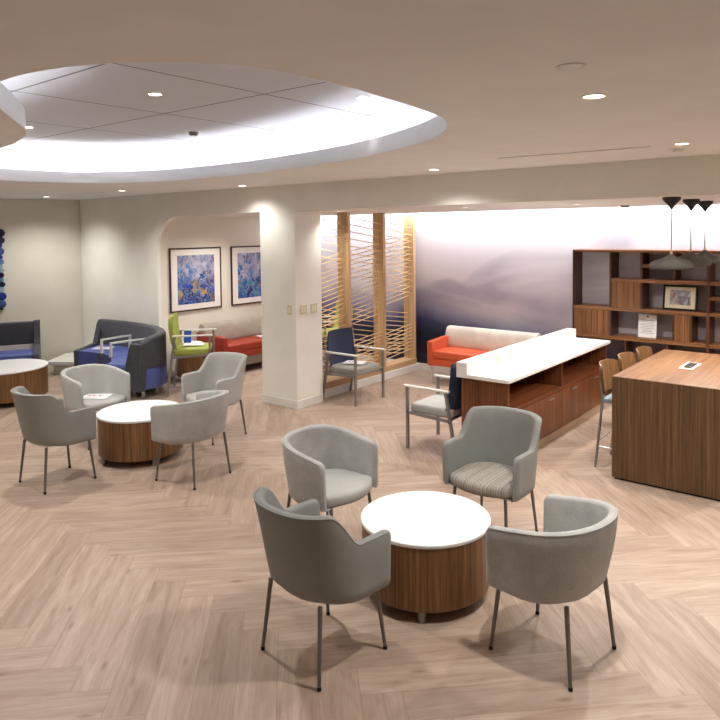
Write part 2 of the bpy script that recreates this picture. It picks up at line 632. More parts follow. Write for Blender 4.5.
# kidney-shaped opening in the front ceiling
KID = [(-2.297, 1.191), (-1.98, 1.35), (-1.79, 1.62), (-1.745, 1.983), (-1.765, 2.33), (-1.805, 2.707), (-1.86, 2.967), (-1.965, 3.19),
       (-2.17, 3.45), (-2.503, 3.72), (-3.081, 4.03), (-3.792, 4.28), (-4.85, 4.49), (-5.85, 4.53), (-6.6, 4.42), (-7.1, 4.15), (-7.38, 3.72),
       (-7.46, 3.25), (-7.2, 2.8), (-6.5, 2.42), (-5.6, 2.14), (-4.729, 2.023), (-4.38, 1.965), (-3.99, 1.85), (-3.73, 1.72), (-3.4, 1.5), (-3.0, 1.25), (-2.65, 1.15)]
KS = [Vector((p.x, p.y)) for p in catmull([(a, b, 0) for a, b in KID], 6, True)]

def offset_loop(P, d):
    n = len(P)
    out = []
    for i in range(n):
        t = (P[(i + 1) % n] - P[i - 1]).normalized()
        nrm = Vector((t.y, -t.x))
        out.append(P[i] + nrm * d)
    return out
def area(P):
    return sum(P[i - 1].x * P[i].y - P[i].x * P[i - 1].y for i in range(len(P))) / 2
if area(KS) < 0:
    KS.reverse()

def plane_with_hole(x0, x1, y0, y1, z, hole):
    bm = bmesh.new()
    outer = [bm.verts.new((x, y, z)) for x, y in ((x0, y0), (x1, y0), (x1, y1), (x0, y1))]
    inner = [bm.verts.new((p.x, p.y, z)) for p in hole]
    es = [bm.edges.new((outer[i], outer[(i + 1) % 4])) for i in range(4)]
    es += [bm.edges.new((inner[i], inner[(i + 1) % len(inner)])) for i in range(len(inner))]
    bmesh.ops.triangle_fill(bm, use_beauty=True, use_dissolve=False, edges=es)
    return bm
struct('ceiling', plane_with_hole(-12.4, XR, YF, YP + 0.1, CZ, KS), M['ceiling'])

bm = bmesh.new()
A = [bm.verts.new((p.x, p.y, CZ)) for p in KS]
B = [bm.verts.new((p.x, p.y, CZ + 0.125)) for p in KS]
K2 = offset_loop(KS, 0.03)
C2 = [bm.verts.new((p.x, p.y, CZ + 0.125)) for p in K2]
D2 = [bm.verts.new((p.x, p.y, CZ + 0.002)) for p in K2]
n = len(KS)
for a, b in ((A, B), (B, C2), (C2, D2)):
    for i in range(n):
        bm.faces.new((a[i], a[(i + 1) % n], b[(i + 1) % n], b[i]))
struct('trim_1', bm, M['lip'], 'all')

bm = bmesh.new()                                       # raised panel ceiling and the drum wall around it
UZ = 3.2
K3 = offset_loop(KS, 0.42)
v = [bm.verts.new(p) for p in ((-9.4, -0.6, UZ), (0.2, -0.6, UZ), (0.2, 6.2, UZ), (-9.4, 6.2, UZ))]
bm.faces.new(v)
struct('ceiling_upper', bm, M['tile'])
bm = bmesh.new()
A = [bm.verts.new((p.x, p.y, CZ + 0.004)) for p in K3]
B = [bm.verts.new((p.x, p.y, UZ + 0.01)) for p in K3]
for i in range(n):
    bm.faces.new((A[i], A[(i + 1) % n], B[(i + 1) % n], B[i]))
struct('ceiling_drum', bm, M['lip'], 'all')
bm = bmesh.new()
I1, I2 = offset_loop(KS, 0.13), offset_loop(KS, 0.17)
R0 = [bm.verts.new((p.x, p.y, CZ + 0.03)) for p in I1]
R1 = [bm.verts.new((p.x, p.y, CZ + 0.045)) for p in I1]
R2 = [bm.verts.new((p.x, p.y, CZ + 0.045)) for p in I2]
R3 = [bm.verts.new((p.x, p.y, CZ + 0.03)) for p in I2]
for a, b in ((R0, R1), (R1, R2), (R2, R3), (R3, R0)):
    for i in range(n):
        bm.faces.new((a[i], a[(i + 1) % n], b[(i + 1) % n], b[i]))
struct('trim_2', bm, M['cove_led'])

# partition with the round-cornered opening at the left and the long drop beam at the right
pts = [(XL, 0), (-8.70, 0), (-8.70, 2.02)]
for k in range(1, 13):
    a = pi - k / 12 * pi / 2
    pts.append((-8.12 + 0.58 * cos(a), 2.02 + 0.42 * sin(a)))
pts += [(-6.45, 2.455), (XR, SZ), (XR, CZ), (XL, CZ)]
struct('wall_partition', pr(pts, 'y', YP, YP + 0.06), M['wall'])
struct('column', bx(-6.45, -5.83, YP, 6.385, 0, 2.4555), M['wall'])
struct('wall_back', bx(-8.9, XR, YB, YB + 0.12, 0, 2.9), M['mural'])
struct('wall_alcove', bx(XA - 0.12, XA, YP + 0.06, YB, 0, 2.9), M['wall_beige'])
a = RAD(72)
p0 = Vector((XL, YP + 0.05))
p1 = p0 - Vector((cos(a), sin(a))) * 8.7
nrm = Vector((-sin(a), cos(a))) * 0.12
struct('wall_left', pr([(p0.x, p0.y), (p1.x, p1.y), ((p1 + nrm).x, (p1 + nrm).y), ((p0 + nrm).x, (p0 + nrm).y)], 'z', 0, CZ), M['wall_greige'])
struct('wall_right', bx(XR, XR + 0.12, YF, YB, 0, 2.9), M['wall'])
struct('wall_front', bx(-14, XR, YF - 0.12, YF, 0, 2.9), M['wall'])
struct('ceiling_rear', bx(XA, XR, YP + 0.06, 8.42, SZ, SZ + 0.05), M['soffit'])
struct('ceiling_slot', bx(XA, XR, 8.42, YB, 2.86, 2.9), M['white_trim'])
struct('trim_3', bx(XA, XR, 8.40, 8.42, SZ + 0.05, 2.88), M['white_trim'])

# skirting
def skirt(name, *segs):
    bm = bmesh.new()
    for s in segs:
        box(bm, *s, bev=0.003, seg=1)
    struct(name, bm, M['white_trim'])
skirt('baseboard_column', (-6.46, -5.82, YP - 0.01, YP + 0.002, 0, 0.105), (-5.831, -5.82, YP, 6.385, 0, 0.105))
skirt('baseboard_partition', (XL, -8.70, YP - 0.012, YP, 0, 0.105))
skirt('baseboard_alcove', (XA, XA + 0.012, YP + 0.06, YB, 0, 0.105))
skirt('baseboard_back', (XA + 0.02, -3.4, YB - 0.012, YB, 0, 0.105))
bm = bmesh.new()
prism(bm, [(-10.43, 5.04), (-10.08, 5.30), (-10.10, 5.76), (-10.10, 5.89), (-10.85, 5.89), (-10.93, 5.62)], 'z', 0.16, 0.21)
prism(bm, [(-10.42, 5.16), (-10.14, 5.36), (-10.14, 5.88), (-10.84, 5.88), (-10.90, 5.66)], 'z', 0.0, 0.16)
tag(obj('window_bench', bm, M['white_trim']), 'low white ledge in the corner between the two blue sofas', 'ledge')

# ------------------------------------------------------------------ ceiling fittings
GD = 'recessed downlights'
def downlight(x, y, z, label, power, r=0.045, size=142, blend=1.0, col=(1.0, 0.965, 0.91)):
    t = thing('recessed_downlight', label, 'ceiling light', (x, y, z), 0, GD)
    obj('trim_ring', lt([(r, 0.0), (r, -0.004), (r * 1.22, -0.005), (r * 1.26, -0.001), (r * 1.26, 0.0)], 32), M['white_trim'], t, True)
    obj('lens', lt([(0, -0.0025), (r, -0.0025)], 32), M['lamp_lens'], t, 'all')
    ld = bpy.data.lights.new('downlight_beam', 'SPOT')
    ld.energy = power
    ld.spot_size = RAD(size)
    ld.spot_blend = blend
    ld.shadow_soft_size = 0.05
    ld.color = col
    lo = link(bpy.data.objects.new('downlight_beam', ld), t)
    lo.location = (0, 0, -0.03)
    return t
PW = 195
for x, y, lab in ((-1.062, 2.93, 'round recessed downlight nearest the camera, in the ceiling right of the oval cove'),
                  (-1.196, 4.979, 'recessed downlight before the beam, above the near end of the walnut table'),
                  (-3.493, 5.427, 'recessed downlight before the beam, near the right tip of the oval cove'),
                  (-6.399, 5.58, 'recessed downlight close in front of the white column'),
                  (-8.202, 5.055, 'recessed downlight left of the white column, above the curved blue sofa'),
                  (-10.274, 5.05, 'recessed downlight in the far left corner of the ceiling')):
    downlight(x, y, CZ, lab, PW * (0.22 if -7 < x < -6 else 0.6 if x < -7 else 0.85 if x > -1.3 else 0.45 if x > -4 else 1.0))
for x, y in ((-4.6, 0.2), (0.9, 3.2), (-7.6, 1.6), (0.8, 5.2)):
    downlight(x, y, CZ, 'recessed downlight in the front ceiling outside the view', PW * (0.35 if x > 0 else 0.9))
for x, y, lab in ((-4.23, 2.89, 'large recessed downlight near the front of the oval raised ceiling'),
                  (-3.19, 3.98, 'recessed downlight at the right end of the oval raised ceiling'),
                  (-6.40, 2.99, 'recessed downlight beside the curved nose at the left of the raised ceiling'),
                  (-7.55, 4.05, 'recessed downlight at the left end of the oval raised ceiling, low in the bright glow')):
    downlight(x, y, UZ, lab, PW * (0.03 if x > -4 else 0.9), size=40 if x > -4 else 142)
for x, y, lab in ((-7.95, 6.75, 'recessed downlight in the alcove ceiling above the framed prints'),
                  (-5.72, 6.61, 'recessed downlight beside the wooden dowel screen'),
                  (-3.95, 6.8, 'recessed downlight behind the beam above the white-topped sideboard')):
    downlight(x, y, SZ, lab, PW * (0.3 if -6 < x < -5 else 0.45))
downlight(-7.0, 7.6, SZ, 'recessed downlight in the alcove ceiling behind the column', PW * 0.5)
downlight(-0.5, 7.4, SZ, 'added downlight in the rear ceiling, out of view right of the pendants', PW * 1.2)  # unseen lamp added beyond the frame to brighten the rear shelving
downlight(-2.72, 7.0, SZ, 'recessed fitting in the rear ceiling just left of the pendants, its light added', PW * 1.0)  # dull round fitting; its beam is added to lift the rear zone

def ceiling_disc(name, x, y, z, r, label, cat, mat, h=0.02):
    t = thing(name, label, cat, (x, y, z))
    obj('flange', lt([(0, -0.004), (r, -0.004), (r, 0)], 28), M['white_trim'], t, True)
    obj('body', lt([(0, -h), (r * 0.55, -h), (r * 0.75, -0.004)], 28), mat, t, True)
ceiling_disc('ceiling_speaker', -0.93, 2.34, CZ, 0.05, 'faint round ceiling fitting just beyond the nearest downlight', 'ceiling speaker', M['ceiling'], 0.008)
ceiling_disc('ceiling_sprinkler', -1.3, 5.3, CZ, 0.06, 'small white sprinkler cover close to the beam above the walnut table', 'sprinkler', M['white_trim'])
ceiling_disc('ceiling_sprinkler', -5.52, 4.2, UZ, 0.07, 'small sprinkler cover in the middle of the raised oval ceiling', 'sprinkler', M['pewter'], 0.04)
ceiling_disc('round_vent', -3.02, 7.55, SZ, 0.13, 'flat round air vent in the rear ceiling left of the pendants', 'vent', M['wall_beige'], 0.012)
ceiling_disc('smoke_detector', -2.45, 7.75, SZ, 0.07, 'small round detector in the rear ceiling between vent and pendants', 'detector', M['pewter'], 0.03)
ceiling_disc('smoke_detector', -6.1, 8.0, SZ, 0.06, 'small round detector in the rear ceiling above the dowel screen', 'detector', M['pewter'], 0.03)
ceiling_disc('round_vent', -1.16, 6.4, SZ, 0.1, 'flat round air vent in the rear ceiling right of the front pendant', 'vent', M['wall_beige'], 0.012)

def slot_diffuser(name, x0, x1, y, label, ang=0):
    t = thing(name, label, 'air vent', ((x0 + x1) / 2, y, CZ), ang)
    L = (x1 - x0) / 2
    obj('slot', bx(-L, L, -0.009, 0.009, -0.004, 0.0), M['dark_void'], t)
    bm = bmesh.new()
    box(bm, -L - 0.01, L + 0.01, -0.017, -0.009, -0.005, 0.0)
    box(bm, -L - 0.01, L + 0.01, 0.009, 0.017, -0.005, 0.0)
    obj('trim_edge', bm, M['ceiling'], t)
slot_diffuser('ceiling_air_vent', -2.556, -1.412, 4.96, 'thin dark air slot in the ceiling before the beam, right side', RAD(3))
slot_diffuser('ceiling_air_vent', -9.9, -8.7, 5.08, 'thin dark air slot in the ceiling at the far left corner')

# hidden strip lamp grazing the mural wall
def area_strip(name, loc, rot, sx, sy, power, col):
    ld = bpy.data.lights.new(name, 'AREA')
    ld.shape = 'RECTANGLE'
    ld.size, ld.size_y = sx, sy
    ld.energy = power
    ld.color = col
    o = link(bpy.data.objects.new(name, ld))
    o.location = loc
    o.rotation_euler = rot
    return o
area_strip('wall_wash_strip', ((XA + XR) / 2, 8.50, 2.80), (RAD(26), 0, 0), XR - XA - 0.3, 0.06, 185, (0.96, 0.97, 1.0))

# ------------------------------------------------------------------ tub chairs
def chair_path(w, b, yf, y0=0.0, n_arm=14, n_arc=44, e=2.35):
    P = []
    for i in range(n_arm):
        P.append(Vector((-w, yf + (y0 - yf) * i / n_arm)))
    for i in range(n_arc + 1):
        a = pi + pi * i / n_arc
        c, s = cos(a), sin(a)
        P.append(Vector((w * math.copysign(abs(c) ** (2 / e), c), y0 + b * math.copysign(abs(s) ** (2 / e), s))))
    for i in range(1, n_arm + 1):
        P.append(Vector((w, y0 + (yf - y0) * i / n_arm)))
    # even spacing
    D = [0.0]
    for i in range(1, len(P)):
        D.append(D[-1] + (P[i] - P[i - 1]).length)
    tot, N, out, k = D[-1], 84, [], 0
    for i in range(N + 1):
        d = tot * i / N
        while k < len(D) - 2 and D[k + 1] < d:
            k += 1
        f = (d - D[k]) / max(1e-9, D[k + 1] - D[k])
        out.append(P[k].lerp(P[k + 1], min(1, f)))
    return out, tot

def make_tub(label, cat_name, high, shell_mat, seat_mat, loc, rotz, group):
    t = thing('tub_chair', label, cat_name, loc, rotz, group)
    w, b, yf, th = 0.282, 0.275, 0.215, 0.05
    P, tot = chair_path(w, b, yf)
    N = len(P)
    Nrm = []
    for i in range(N):
        d = (P[min(N - 1, i + 1)] - P[max(0, i - 1)]).normalized()
        Nrm.append(Vector((d.y, -d.x)))
    if Nrm[N // 2].y > 0:
        Nrm = [-q for q in Nrm]
    zb = 0.372
    def inset(z):
        return -0.062 * max(0.0, (0.66 - z) / 0.29) ** 1.15
    rings, pipe = [], []
    for i in range(N):
        sd = tot * i / (N - 1)
        a = abs(sd - tot / 2)
        end = min(sd, tot - sd)
        if high:
            h = 0.672 + 0.178 * (1 - sstep(0.27, 0.44, a)) + 0.006 * cos(min(a, 0.3) * 5)
        else:
            h = 0.684 + 0.088 * (1 - sstep(0.08, 0.78, a))
        f = 1.0
        zb = 0.372 + 0.03 * max(0.0, -Nrm[i].y)
        if end < 0.03:
            q = 1 - end / 0.03
            f = max(0.35, math.sqrt(max(0.0, 1 - q * q)))
        if end < 0.05:
            q = 1 - end / 0.05
            h -= 0.035 * (1 - math.sqrt(max(0.0, 1 - q * q)))
        hw = th / 2 * f
        lean = (0.20 if high else 0.08)
        ki = 0.12 + 0.88 * max(0.0, -Nrm[i].y)
        def off(z):
            return inset(z) * ki + (lean * max(0, z - 0.66) * max(0.0, -Nrm[i].y + 0.15))
        sec = [(-hw + off(0.39), 0.39), (-hw + off(zb) , zb), (hw - 0.03 + off(zb), zb), (hw - 0.012 + off(zb + .004), zb + 0.005), (hw + off(zb + 0.02), zb + 0.02)]
        for k in range(1, 7):
            z = zb + 0.02 + (h - 0.02 - zb - 0.02) * k / 6
            sec.append((hw + off(z), z))
        for k in range(1, 6):
            g = k / 6 * pi
            sec.append((hw * cos(g) + off(h), h - 0.02 + 0.02 * sin(g)))
        for k in range(0, 6):
            z = h - 0.02 + (0.41 - h + 0.02) * k / 6
            sec.append((-hw + off(z), z))
        rings.append([Vector((P[i].x + Nrm[i].x * o_, P[i].y + Nrm[i].y * o_, z)) for o_, z in sec])
        pipe.append(Vector((P[i].x + Nrm[i].x * (hw * 0.86 + off(h)), P[i].y + Nrm[i].y * (hw * 0.86 + off(h)), h - 0.0085)))
    bm = bmesh.new()
    VR = [[bm.verts.new(p) for p in r] for r in rings]
    m = len(VR[0])
    for i in range(N - 1):
        for j in range(m):
            bm.faces.new((VR[i][j], VR[i][(j + 1) % m], VR[i + 1][(j + 1) % m], VR[i + 1][j]))
    bm.faces.new(VR[0])
    bm.faces.new(VR[-1][::-1])
    # underside pan closing the bottom of the shell
    lo = [bm.verts.new((r[2].x, r[2].y, r[2].z + 0.004)) for r in rings]
    bm.faces.new(lo)
    obj('shell', bm, shell_mat, t, 50)
    obj('piping', tb(pipe[2:-2], 0.0035, 6), shell_mat, t, 'all')
    # seat cushion
    outl = []
    for i in range(2, N - 2, 2):
        outl.append(P[i] - Nrm[i] * (th / 2 - 0.004 + 0.008 + 0.024 * max(0.0, -Nrm[i].y)))
    fr = outl[-1]
    fl = outl[0]
    nf = 14
    for k in range(1, nf):
        f = k / nf
        x = fr.x + (fl.x - fr.x) * f
        y = fr.y + 0.095 * (1 - abs(2 * f - 1) ** 2.2)
        outl.append(Vector((x, y)))
    cx = sum(p.x for p in outl) / len(outl)
    cy = sum(p.y for p in outl) / len(outl)
    c0 = Vector((cx, cy))
    def ring(sc, z, ins):
        return [bm.verts.new((*(p - (p - c0).normalized() * ins), z)) for p in outl]
    bm = bmesh.new()
    R = [ring(1, 0.374, 0.03), ring(1, 0.382, 0.008), ring(1, 0.395, 0.0), ring(1, 0.43, -0.004), ring(1, 0.446, 0.004), ring(1, 0.456, 0.018), ring(1, 0.461, 0.045), ring(1, 0.465, 0.12)]
    k = len(outl)
    for a_, b_ in zip(R, R[1:]):
        for i in range(k):
            bm.faces.new((a_[i], a_[(i + 1) % k], b_[(i + 1) % k], b_[i]))
    top = bm.verts.new((cx, cy, 0.468))
    for i in range(k):
        bm.faces.new((R[-1][i], R[-1][(i + 1) % k], top))
    bm.faces.new(R[0][::-1])
    obj('seat', bm, seat_mat, t, 'all')
    for sx in (-1, 1):
        for sy in (-1, 1):
            tp = (sx * 0.198, sy * 0.190, 0.382)
            ft = (sx * 0.228, sy * 0.228, 0.012)
            lg = obj('leg', tb([tp, ft], [0.0125, 0.0095], 12), M['pewter'], t, True)
            obj('foot_cap', lt([(0, 0), (0.0105, 0), (0.0115, 0.002), (0.0105, 0.018), (0, 0.018)], 12, c=(ft[0], ft[1])), M['black'], lg, True)
    return t

GC = 'grey tub chairs around the drum tables'
C1, C2c = (-2.255, 3.38), (-5.86, 3.75)
make_tub('high-backed taupe tub chair seen from behind at the nearest drum table', 'armchair', True, M['taupe'], M['stripe'], (-2.35, 2.556, 0), RAD(-7), GC)
make_tub('low-backed grey tweed tub chair nearest the camera, seen from behind, right of the drum table', 'armchair', False, M['tweed'], M['tweed'], (-1.40, 3.288, 0), RAD(83), GC)
make_tub('high-backed tub chair with a striped seat, in front of the walnut sideboard', 'armchair', True, M['taupe'], M['stripe'], (-2.275, 4.29, 0), RAD(179), GC)
make_tub('low pale grey tub chair with an empty seat, left of the nearest drum table', 'armchair', False, M['tweed'], M['pale'], (-3.12, 3.47, 0), RAD(-90), GC)
make_tub('high-backed grey tub chair seen from behind, left of the farther drum table', 'armchair', True, M['taupe'], M['pale'], (-5.88, 2.917, 0), RAD(0), GC)
make_tub('low-backed grey tweed tub chair seen from behind, right of the farther drum table', 'armchair', False, M['tweed'], M['pale'], (-4.97, 3.705, 0), RAD(99), GC)
make_tub('high-backed grey tub chair facing the camera, in front of the lime chair and red sofa', 'armchair', True, M['pale'], M['pale_stripe'], (-5.80, 4.62, 0), RAD(181), GC)
make_tub('low pale grey tub chair with a red-printed leaflet on its seat', 'armchair', False, M['pale'], M['pale'], (-6.70, 3.745, 0), RAD(-86), GC)

# ------------------------------------------------------------------ drum tables
def drum_table(x, y, r, label, group='walnut drum tables', rot=0.0, h=0.458):
    t = thing('drum_table', label, 'coffee table', (x, y, 0), rot, group)
    k = r / 0.4
    obj('drum_body', lt([(0, 0.07), (r - 0.012, 0.07), (r - 0.008, 0.074), (r - 0.008, h - 0.022), (0, h - 0.022)], 72), M['wal_z'], t, True)
    obj('table_top', lt([(0, h - 0.022), (r - 0.003, h - 0.022), (r, h - 0.018), (r, h - 0.004), (r - 0.004, h), (0, h)], 72), M['laminate_white'], t, True)
    for i in range(4):
        a = i * pi / 2
        c = ((r - 0.05) * cos(a), (r - 0.05) * sin(a))
        obj('leg', lt([(0, 0), (0.023, 0), (0.024, 0.003), (0.024, 0.072), (0, 0.072)], 16, c=c), M['steel'], t, True)
    return t
drum_table(C1[0], C1[1], 0.395, 'round walnut drum table with white top nearest the camera', rot=RAD(-60))
drum_table(C2c[0], C2c[1], 0.405, 'round walnut drum table with white top in the left chair group', rot=RAD(-104))
drum_table(-9.3, 3.95, 0.52, 'large walnut drum table with white top cut by the left edge', rot=RAD(20))
drum_table(-8.36, 6.20, 0.2, 'small walnut drum side table beside the lime chair', 'walnut drum tables', RAD(-40), 0.55)

# ------------------------------------------------------------------ metal-framed guest chairs
def guest_chair(label, back_mat, seat_mat, loc, rotz, group, hip=0.0):
    t = thing('guest_chair', label, 'armchair', loc, rotz, group)
    hw, f, rbot, rtop = 0.285, 0.27, -0.265, -0.21
    e = hip
    for s in (-1, 1):
        fm = obj('side_frame', tb([(s * hw, f, 0.372 + e), (s * hw, -0.235, 0.35 + e)], 0.0135, 4), M['steel'], t, 30)
        obj('leg', tb([(s * hw, f, 0.0), (s * hw, f, 0.63 + e)], 0.0135, 4), M['steel'], t, 30)
        obj('leg', tb([(s * hw, rbot - 0.03, 0.0), (s * hw, -0.225, 0.38 + e), (s * hw, rtop + 0.03, 0.635 + e)], 0.0135, 4), M['steel'], t, 30)
        obj('arm_cap', bx(s * hw - 0.024, s * hw + 0.024, -0.22, f + 0.04, 0.628 + e, 0.648 + e, bev=0.008), M['arm_cap'], t, 30)
    obj('cross_rail', tb([(-hw, f - 0.03, 0.367 + e), (hw, f - 0.03, 0.387 + e)], 0.0125, 4), M['steel'], t, 30)
    obj('cross_rail', tb([(-hw, -0.2, 0.353 + e), (hw, -0.2, 0.373 + e)], 0.0125, 4), M['steel'], t, 30)
    if hip:
        obj('foot_rail', tb([(-hw, f, 0.13), (hw, f, 0.13)], 0.0125, 4), M['steel'], t, 30)
        for s in (-1, 1):
            obj('foot_rail', tb([(s * hw, f, 0.13), (s * hw, -0.28, 0.13)], 0.0125, 4), M['steel'], t, 30)
    # seat pad: slightly domed cushion
    bm = bx(-0.255, 0.255, -0.215, 0.255, 0.365 + e, 0.455 + e, bev=0.03, seg=4)
    for v_ in bm.verts:
        if v_.co.z > 0.435 + e:
            v_.co.z += 0.02 * max(0, 1 - (v_.co.x / 0.26) ** 2)
    obj('seat', bm, seat_mat, t, 'all')
    # reclined curved back pad
    bm = bmesh.new()
    nx, nz = 12, 9
    F, Bk = [], []
    for j in range(nz + 1):
        z = 0.41 + 0.49 * j / nz
        rowf, rowb = [], []
        wd = 0.248 + 0.02 * (1 - abs(2 * j / nz - 1) ** 3) - 0.018 * (j / nz)
        for i in range(nx + 1):
            u = 2 * i / nx - 1
            y = -0.185 - 0.13 * (z - 0.42) + 0.035 * u * u - 0.02 * sin(pi * j / nz)
            ed = (1 - abs(u) ** 8) * (1 - abs(2 * j / nz - 1) ** 8)
            tk = 0.012 + 0.045 * ed
            rowf.append(bm.verts.new((u * wd, y, z + e)))
            rowb.append(bm.verts.new((u * wd, y - tk, z + e)))
        F.append(rowf)
        Bk.append(rowb)
    for j in range(nz):
        for i in range(nx):
            bm.faces.new((F[j][i], F[j][i + 1], F[j + 1][i + 1], F[j + 1][i]))
            bm.faces.new((Bk[j][i], Bk[j + 1][i], Bk[j + 1][i + 1], Bk[j][i + 1]))
        bm.faces.new((F[j][0], F[j + 1][0], Bk[j + 1][0], Bk[j][0]))
        bm.faces.new((F[j][nx], Bk[j][nx], Bk[j + 1][nx], F[j + 1][nx]))
    for i in range(nx):
        bm.faces.new((F[0][i], Bk[0][i], Bk[0][i + 1], F[0][i + 1]))
        bm.faces.new((F[nz][i], F[nz][i + 1], Bk[nz][i + 1], Bk[nz][i]))
    obj('backrest', bm, back_mat, t, 60)
    return t
GG = 'metal-framed guest chairs'
guest_chair('navy-backed guest chair with grey seat in front of the dowel screen', M['navy'], M['seat_grey'], (-5.612, 6.745, 0), RAD(-90), GG)
guest_chair('navy-backed guest chair with pale seat, its back against the sideboard end', M['navy'], M['pale'], (-3.615, 5.80, 0), RAD(90), GG)
guest_chair('tall lime green guest chair beside the curved blue sofa', M['lime'], M['lime'], (-7.68, 5.74, 0), RAD(-44), GG, 0.18)
guest_chair('lime green guest chair seen through the dowel screen', M['lime'], M['lime'], (-7.05, 7.95, 0), RAD(160), GG, 0.18)

# ------------------------------------------------------------------ sofas
def bench_sofa(label, L, seat_mat, bolster_mat, loc, rotz, base_panel=False):
    """faces +Y, origin at the centre of the back on the floor"""
    t = thing('bench_sofa', label, 'sofa', loc, rotz, 'orange and red bench sofas')
    h = L / 2
    obj('seat_base', bx(-h + 0.03, h - 0.03, 0.08, 0.67, 0.255, 0.36, bev=0.012), seat_mat, t, 40)
    n = 2
    for i in range(n):
        x0 = -h + 0.085 + (L - 0.17) * i / n
        bm = bx(x0 + 0.003, x0 + (L - 0.17) / n - 0.003, 0.07, 0.685, 0.36, 0.475, bev=0.028, seg=4)
        obj('seat_cushion', bm, seat_mat, t, 'all')
    for s in (-1, 1):
        p = [(0.04, 0.25), (0.685, 0.25), (0.695, 0.60), (0.30, 0.625), (0.04, 0.64)]
        bm = pr(p, 'x', s * h - (0.0 if s < 0 else 0.09), s * h + (0.09 if s < 0 else 0.0), bev=0.012, seg=3)
        obj('arm', bm, seat_mat, t, 40)
    # bolster: long pad leaning on posts
    prof = []
    for k in range(20):
        a = 2 * pi * k / 20
        e = 2 / 3.2
        y = 0.085 * math.copysign(abs(cos(a)) ** e, cos(a))
        z = 0.16 * math.copysign(abs(sin(a)) ** e, sin(a))
        prof.append((0.16 + y - 0.16 * z, 0.612 + z))
    bm = bmesh.new()
    ringsx = [(-h + 0.02, 0.80), (-h + 0.03, 0.95), (-h + 0.05, 1.0), (h - 0.05, 1.0), (h - 0.03, 0.95), (h - 0.02, 0.80)]
    VR = []
    for x, s in ringsx:
        VR.append([bm.verts.new((x, 0.16 + (y - 0.16) * s, 0.612 + (z - 0.612) * s)) for y, z in prof])
    for A_, B_ in zip(VR, VR[1:]):
        for j in range(20):
            bm.faces.new((A_[j], A_[(j + 1) % 20], B_[(j + 1) % 20], B_[j]))
    bm.faces.new(VR[0][::-1])
    bm.faces.new(VR[-1])
    obj('back_bolster', bm, bolster_mat, t, 40)
    for s in (-1, 1):
        obj('back_post', bx(s * h * 0.7 - 0.02, s * h * 0.7 + 0.02, 0.1, 0.13, 0.3, 0.6), M['steel'], t)
    if base_panel:
        obj('base_panel', bx(-h + 0.02, h - 0.02, 0.60, 0.66, 0.12, 0.255, bev=0.005), M['grey_base'], t)
    for s in (-1, 1):
        for y in (0.12, 0.64):
            obj('leg', tb([(s * (h - 0.05), y, 0.0), (s * (h - 0.05), y, 0.256)], 0.014, 12), M['chrome'], t, True)
    return t
bench_sofa('orange sofa with cream back bolster against the mural wall', 1.50, M['orange'], M['cream'], (-4.60, 8.785, 0), RAD(180))
bench_sofa('red sofa with oatmeal back bolster under the framed prints', 1.70, M['red'], M['oatmeal'], (XA + 0.02, 7.40, 0), RAD(-90), True)

# curved banquette, built along a plan curve
def sweep_wall(bm, pts, th, zs, top):
    """upholstered wall: outer curve pts (2-D), thickness th to the inside (left of travel), bottom zs(i), top top(i)"""
    N = len(pts)
    VR = []
    for i, p in enumerate(pts):
        d = (pts[min(N - 1, i + 1)] - pts[max(0, i - 1)]).normalized()
        nrm = Vector((d.y, -d.x))
        zb, zt = zs(i / (N - 1)), top(i / (N - 1))
        sec = [(0.0, zb), (0.0, zt - 0.03), (th * 0.12, zt - 0.008), (th * 0.35, zt), (th * 0.65, zt), (th * 0.88, zt - 0.008), (th, zt - 0.03), (th, zb)]
        VR.append([bm.verts.new((p.x + nrm.x * o_, p.y + nrm.y * o_, z)) for o_, z in sec])
    m = len(VR[0])
    for i in range(N - 1):
        for j in range(m):
            bm.faces.new((VR[i][j], VR[i][(j + 1) % m], VR[i + 1][(j + 1) % m], VR[i + 1][j]))
    bm.faces.new(VR[0])
    bm.faces.new(VR[-1][::-1])

t = thing('curved_sofa', 'curved blue banquette sofa with charcoal back and metal armrests', 'sofa', (0, 0, 0))
outer = [Vector((p.x, p.y)) for p in catmull([(-10.02, 5.80, 0), (-9.5, 5.89, 0), (-9.0, 5.89, 0), (-8.5, 5.82, 0), (-8.10, 5.62, 0), (-7.87, 5.36, 0), (-7.84, 5.08, 0)], 8)]
bm = bmesh.new()
sweep_wall(bm, outer, 0.13, lambda u: 0.40 if u < 0.97 else 0.10, lambda u: 0.84 - 0.02 * u - 0.07 * sstep(0.86, 1.0, u))
obj('backrest', bm, M['charcoal'], t, 50)
# seats: wedge blocks between outer curve and front curve
def wedge(front, back, z0, z1, name, mat):
    bm = bmesh.new()
    prism(bm, [tuple(p) for p in front] + [tuple(p) for p in back[::-1]], 'z', z0, z1)
    bmesh.ops.bevel(bm, geom=[e for e in bm.edges if abs(e.verts[0].co.z - e.verts[1].co.z) < 1e-6 and e.verts[0].co.z > z1 - 0.01], offset=0.035, segments=3, profile=0.6, affect='EDGES')
    return obj(name, bm, mat, t, 50)
inner = [p for p in outer]
def inn(i, d):
    a_, b_ = outer[max(0, i - 1)], outer[min(len(outer) - 1, i + 1)]
    dd = (b_ - a_).normalized()
    return outer[i] + Vector((dd.y, -dd.x)) * d
nO = len(outer)
seg = [(0, 13), (13, 21), (21, nO - 1)]
fr_all = [Vector((p.x, p.y)) for p in catmull([(-9.64, 5.14, 0), (-9.38, 5.20, 0), (-8.98, 5.22, 0), (-8.62, 5.08, 0), (-8.45, 4.97, 0), (-8.38, 4.90, 0), (-8.33, 4.84, 0)], 8)]
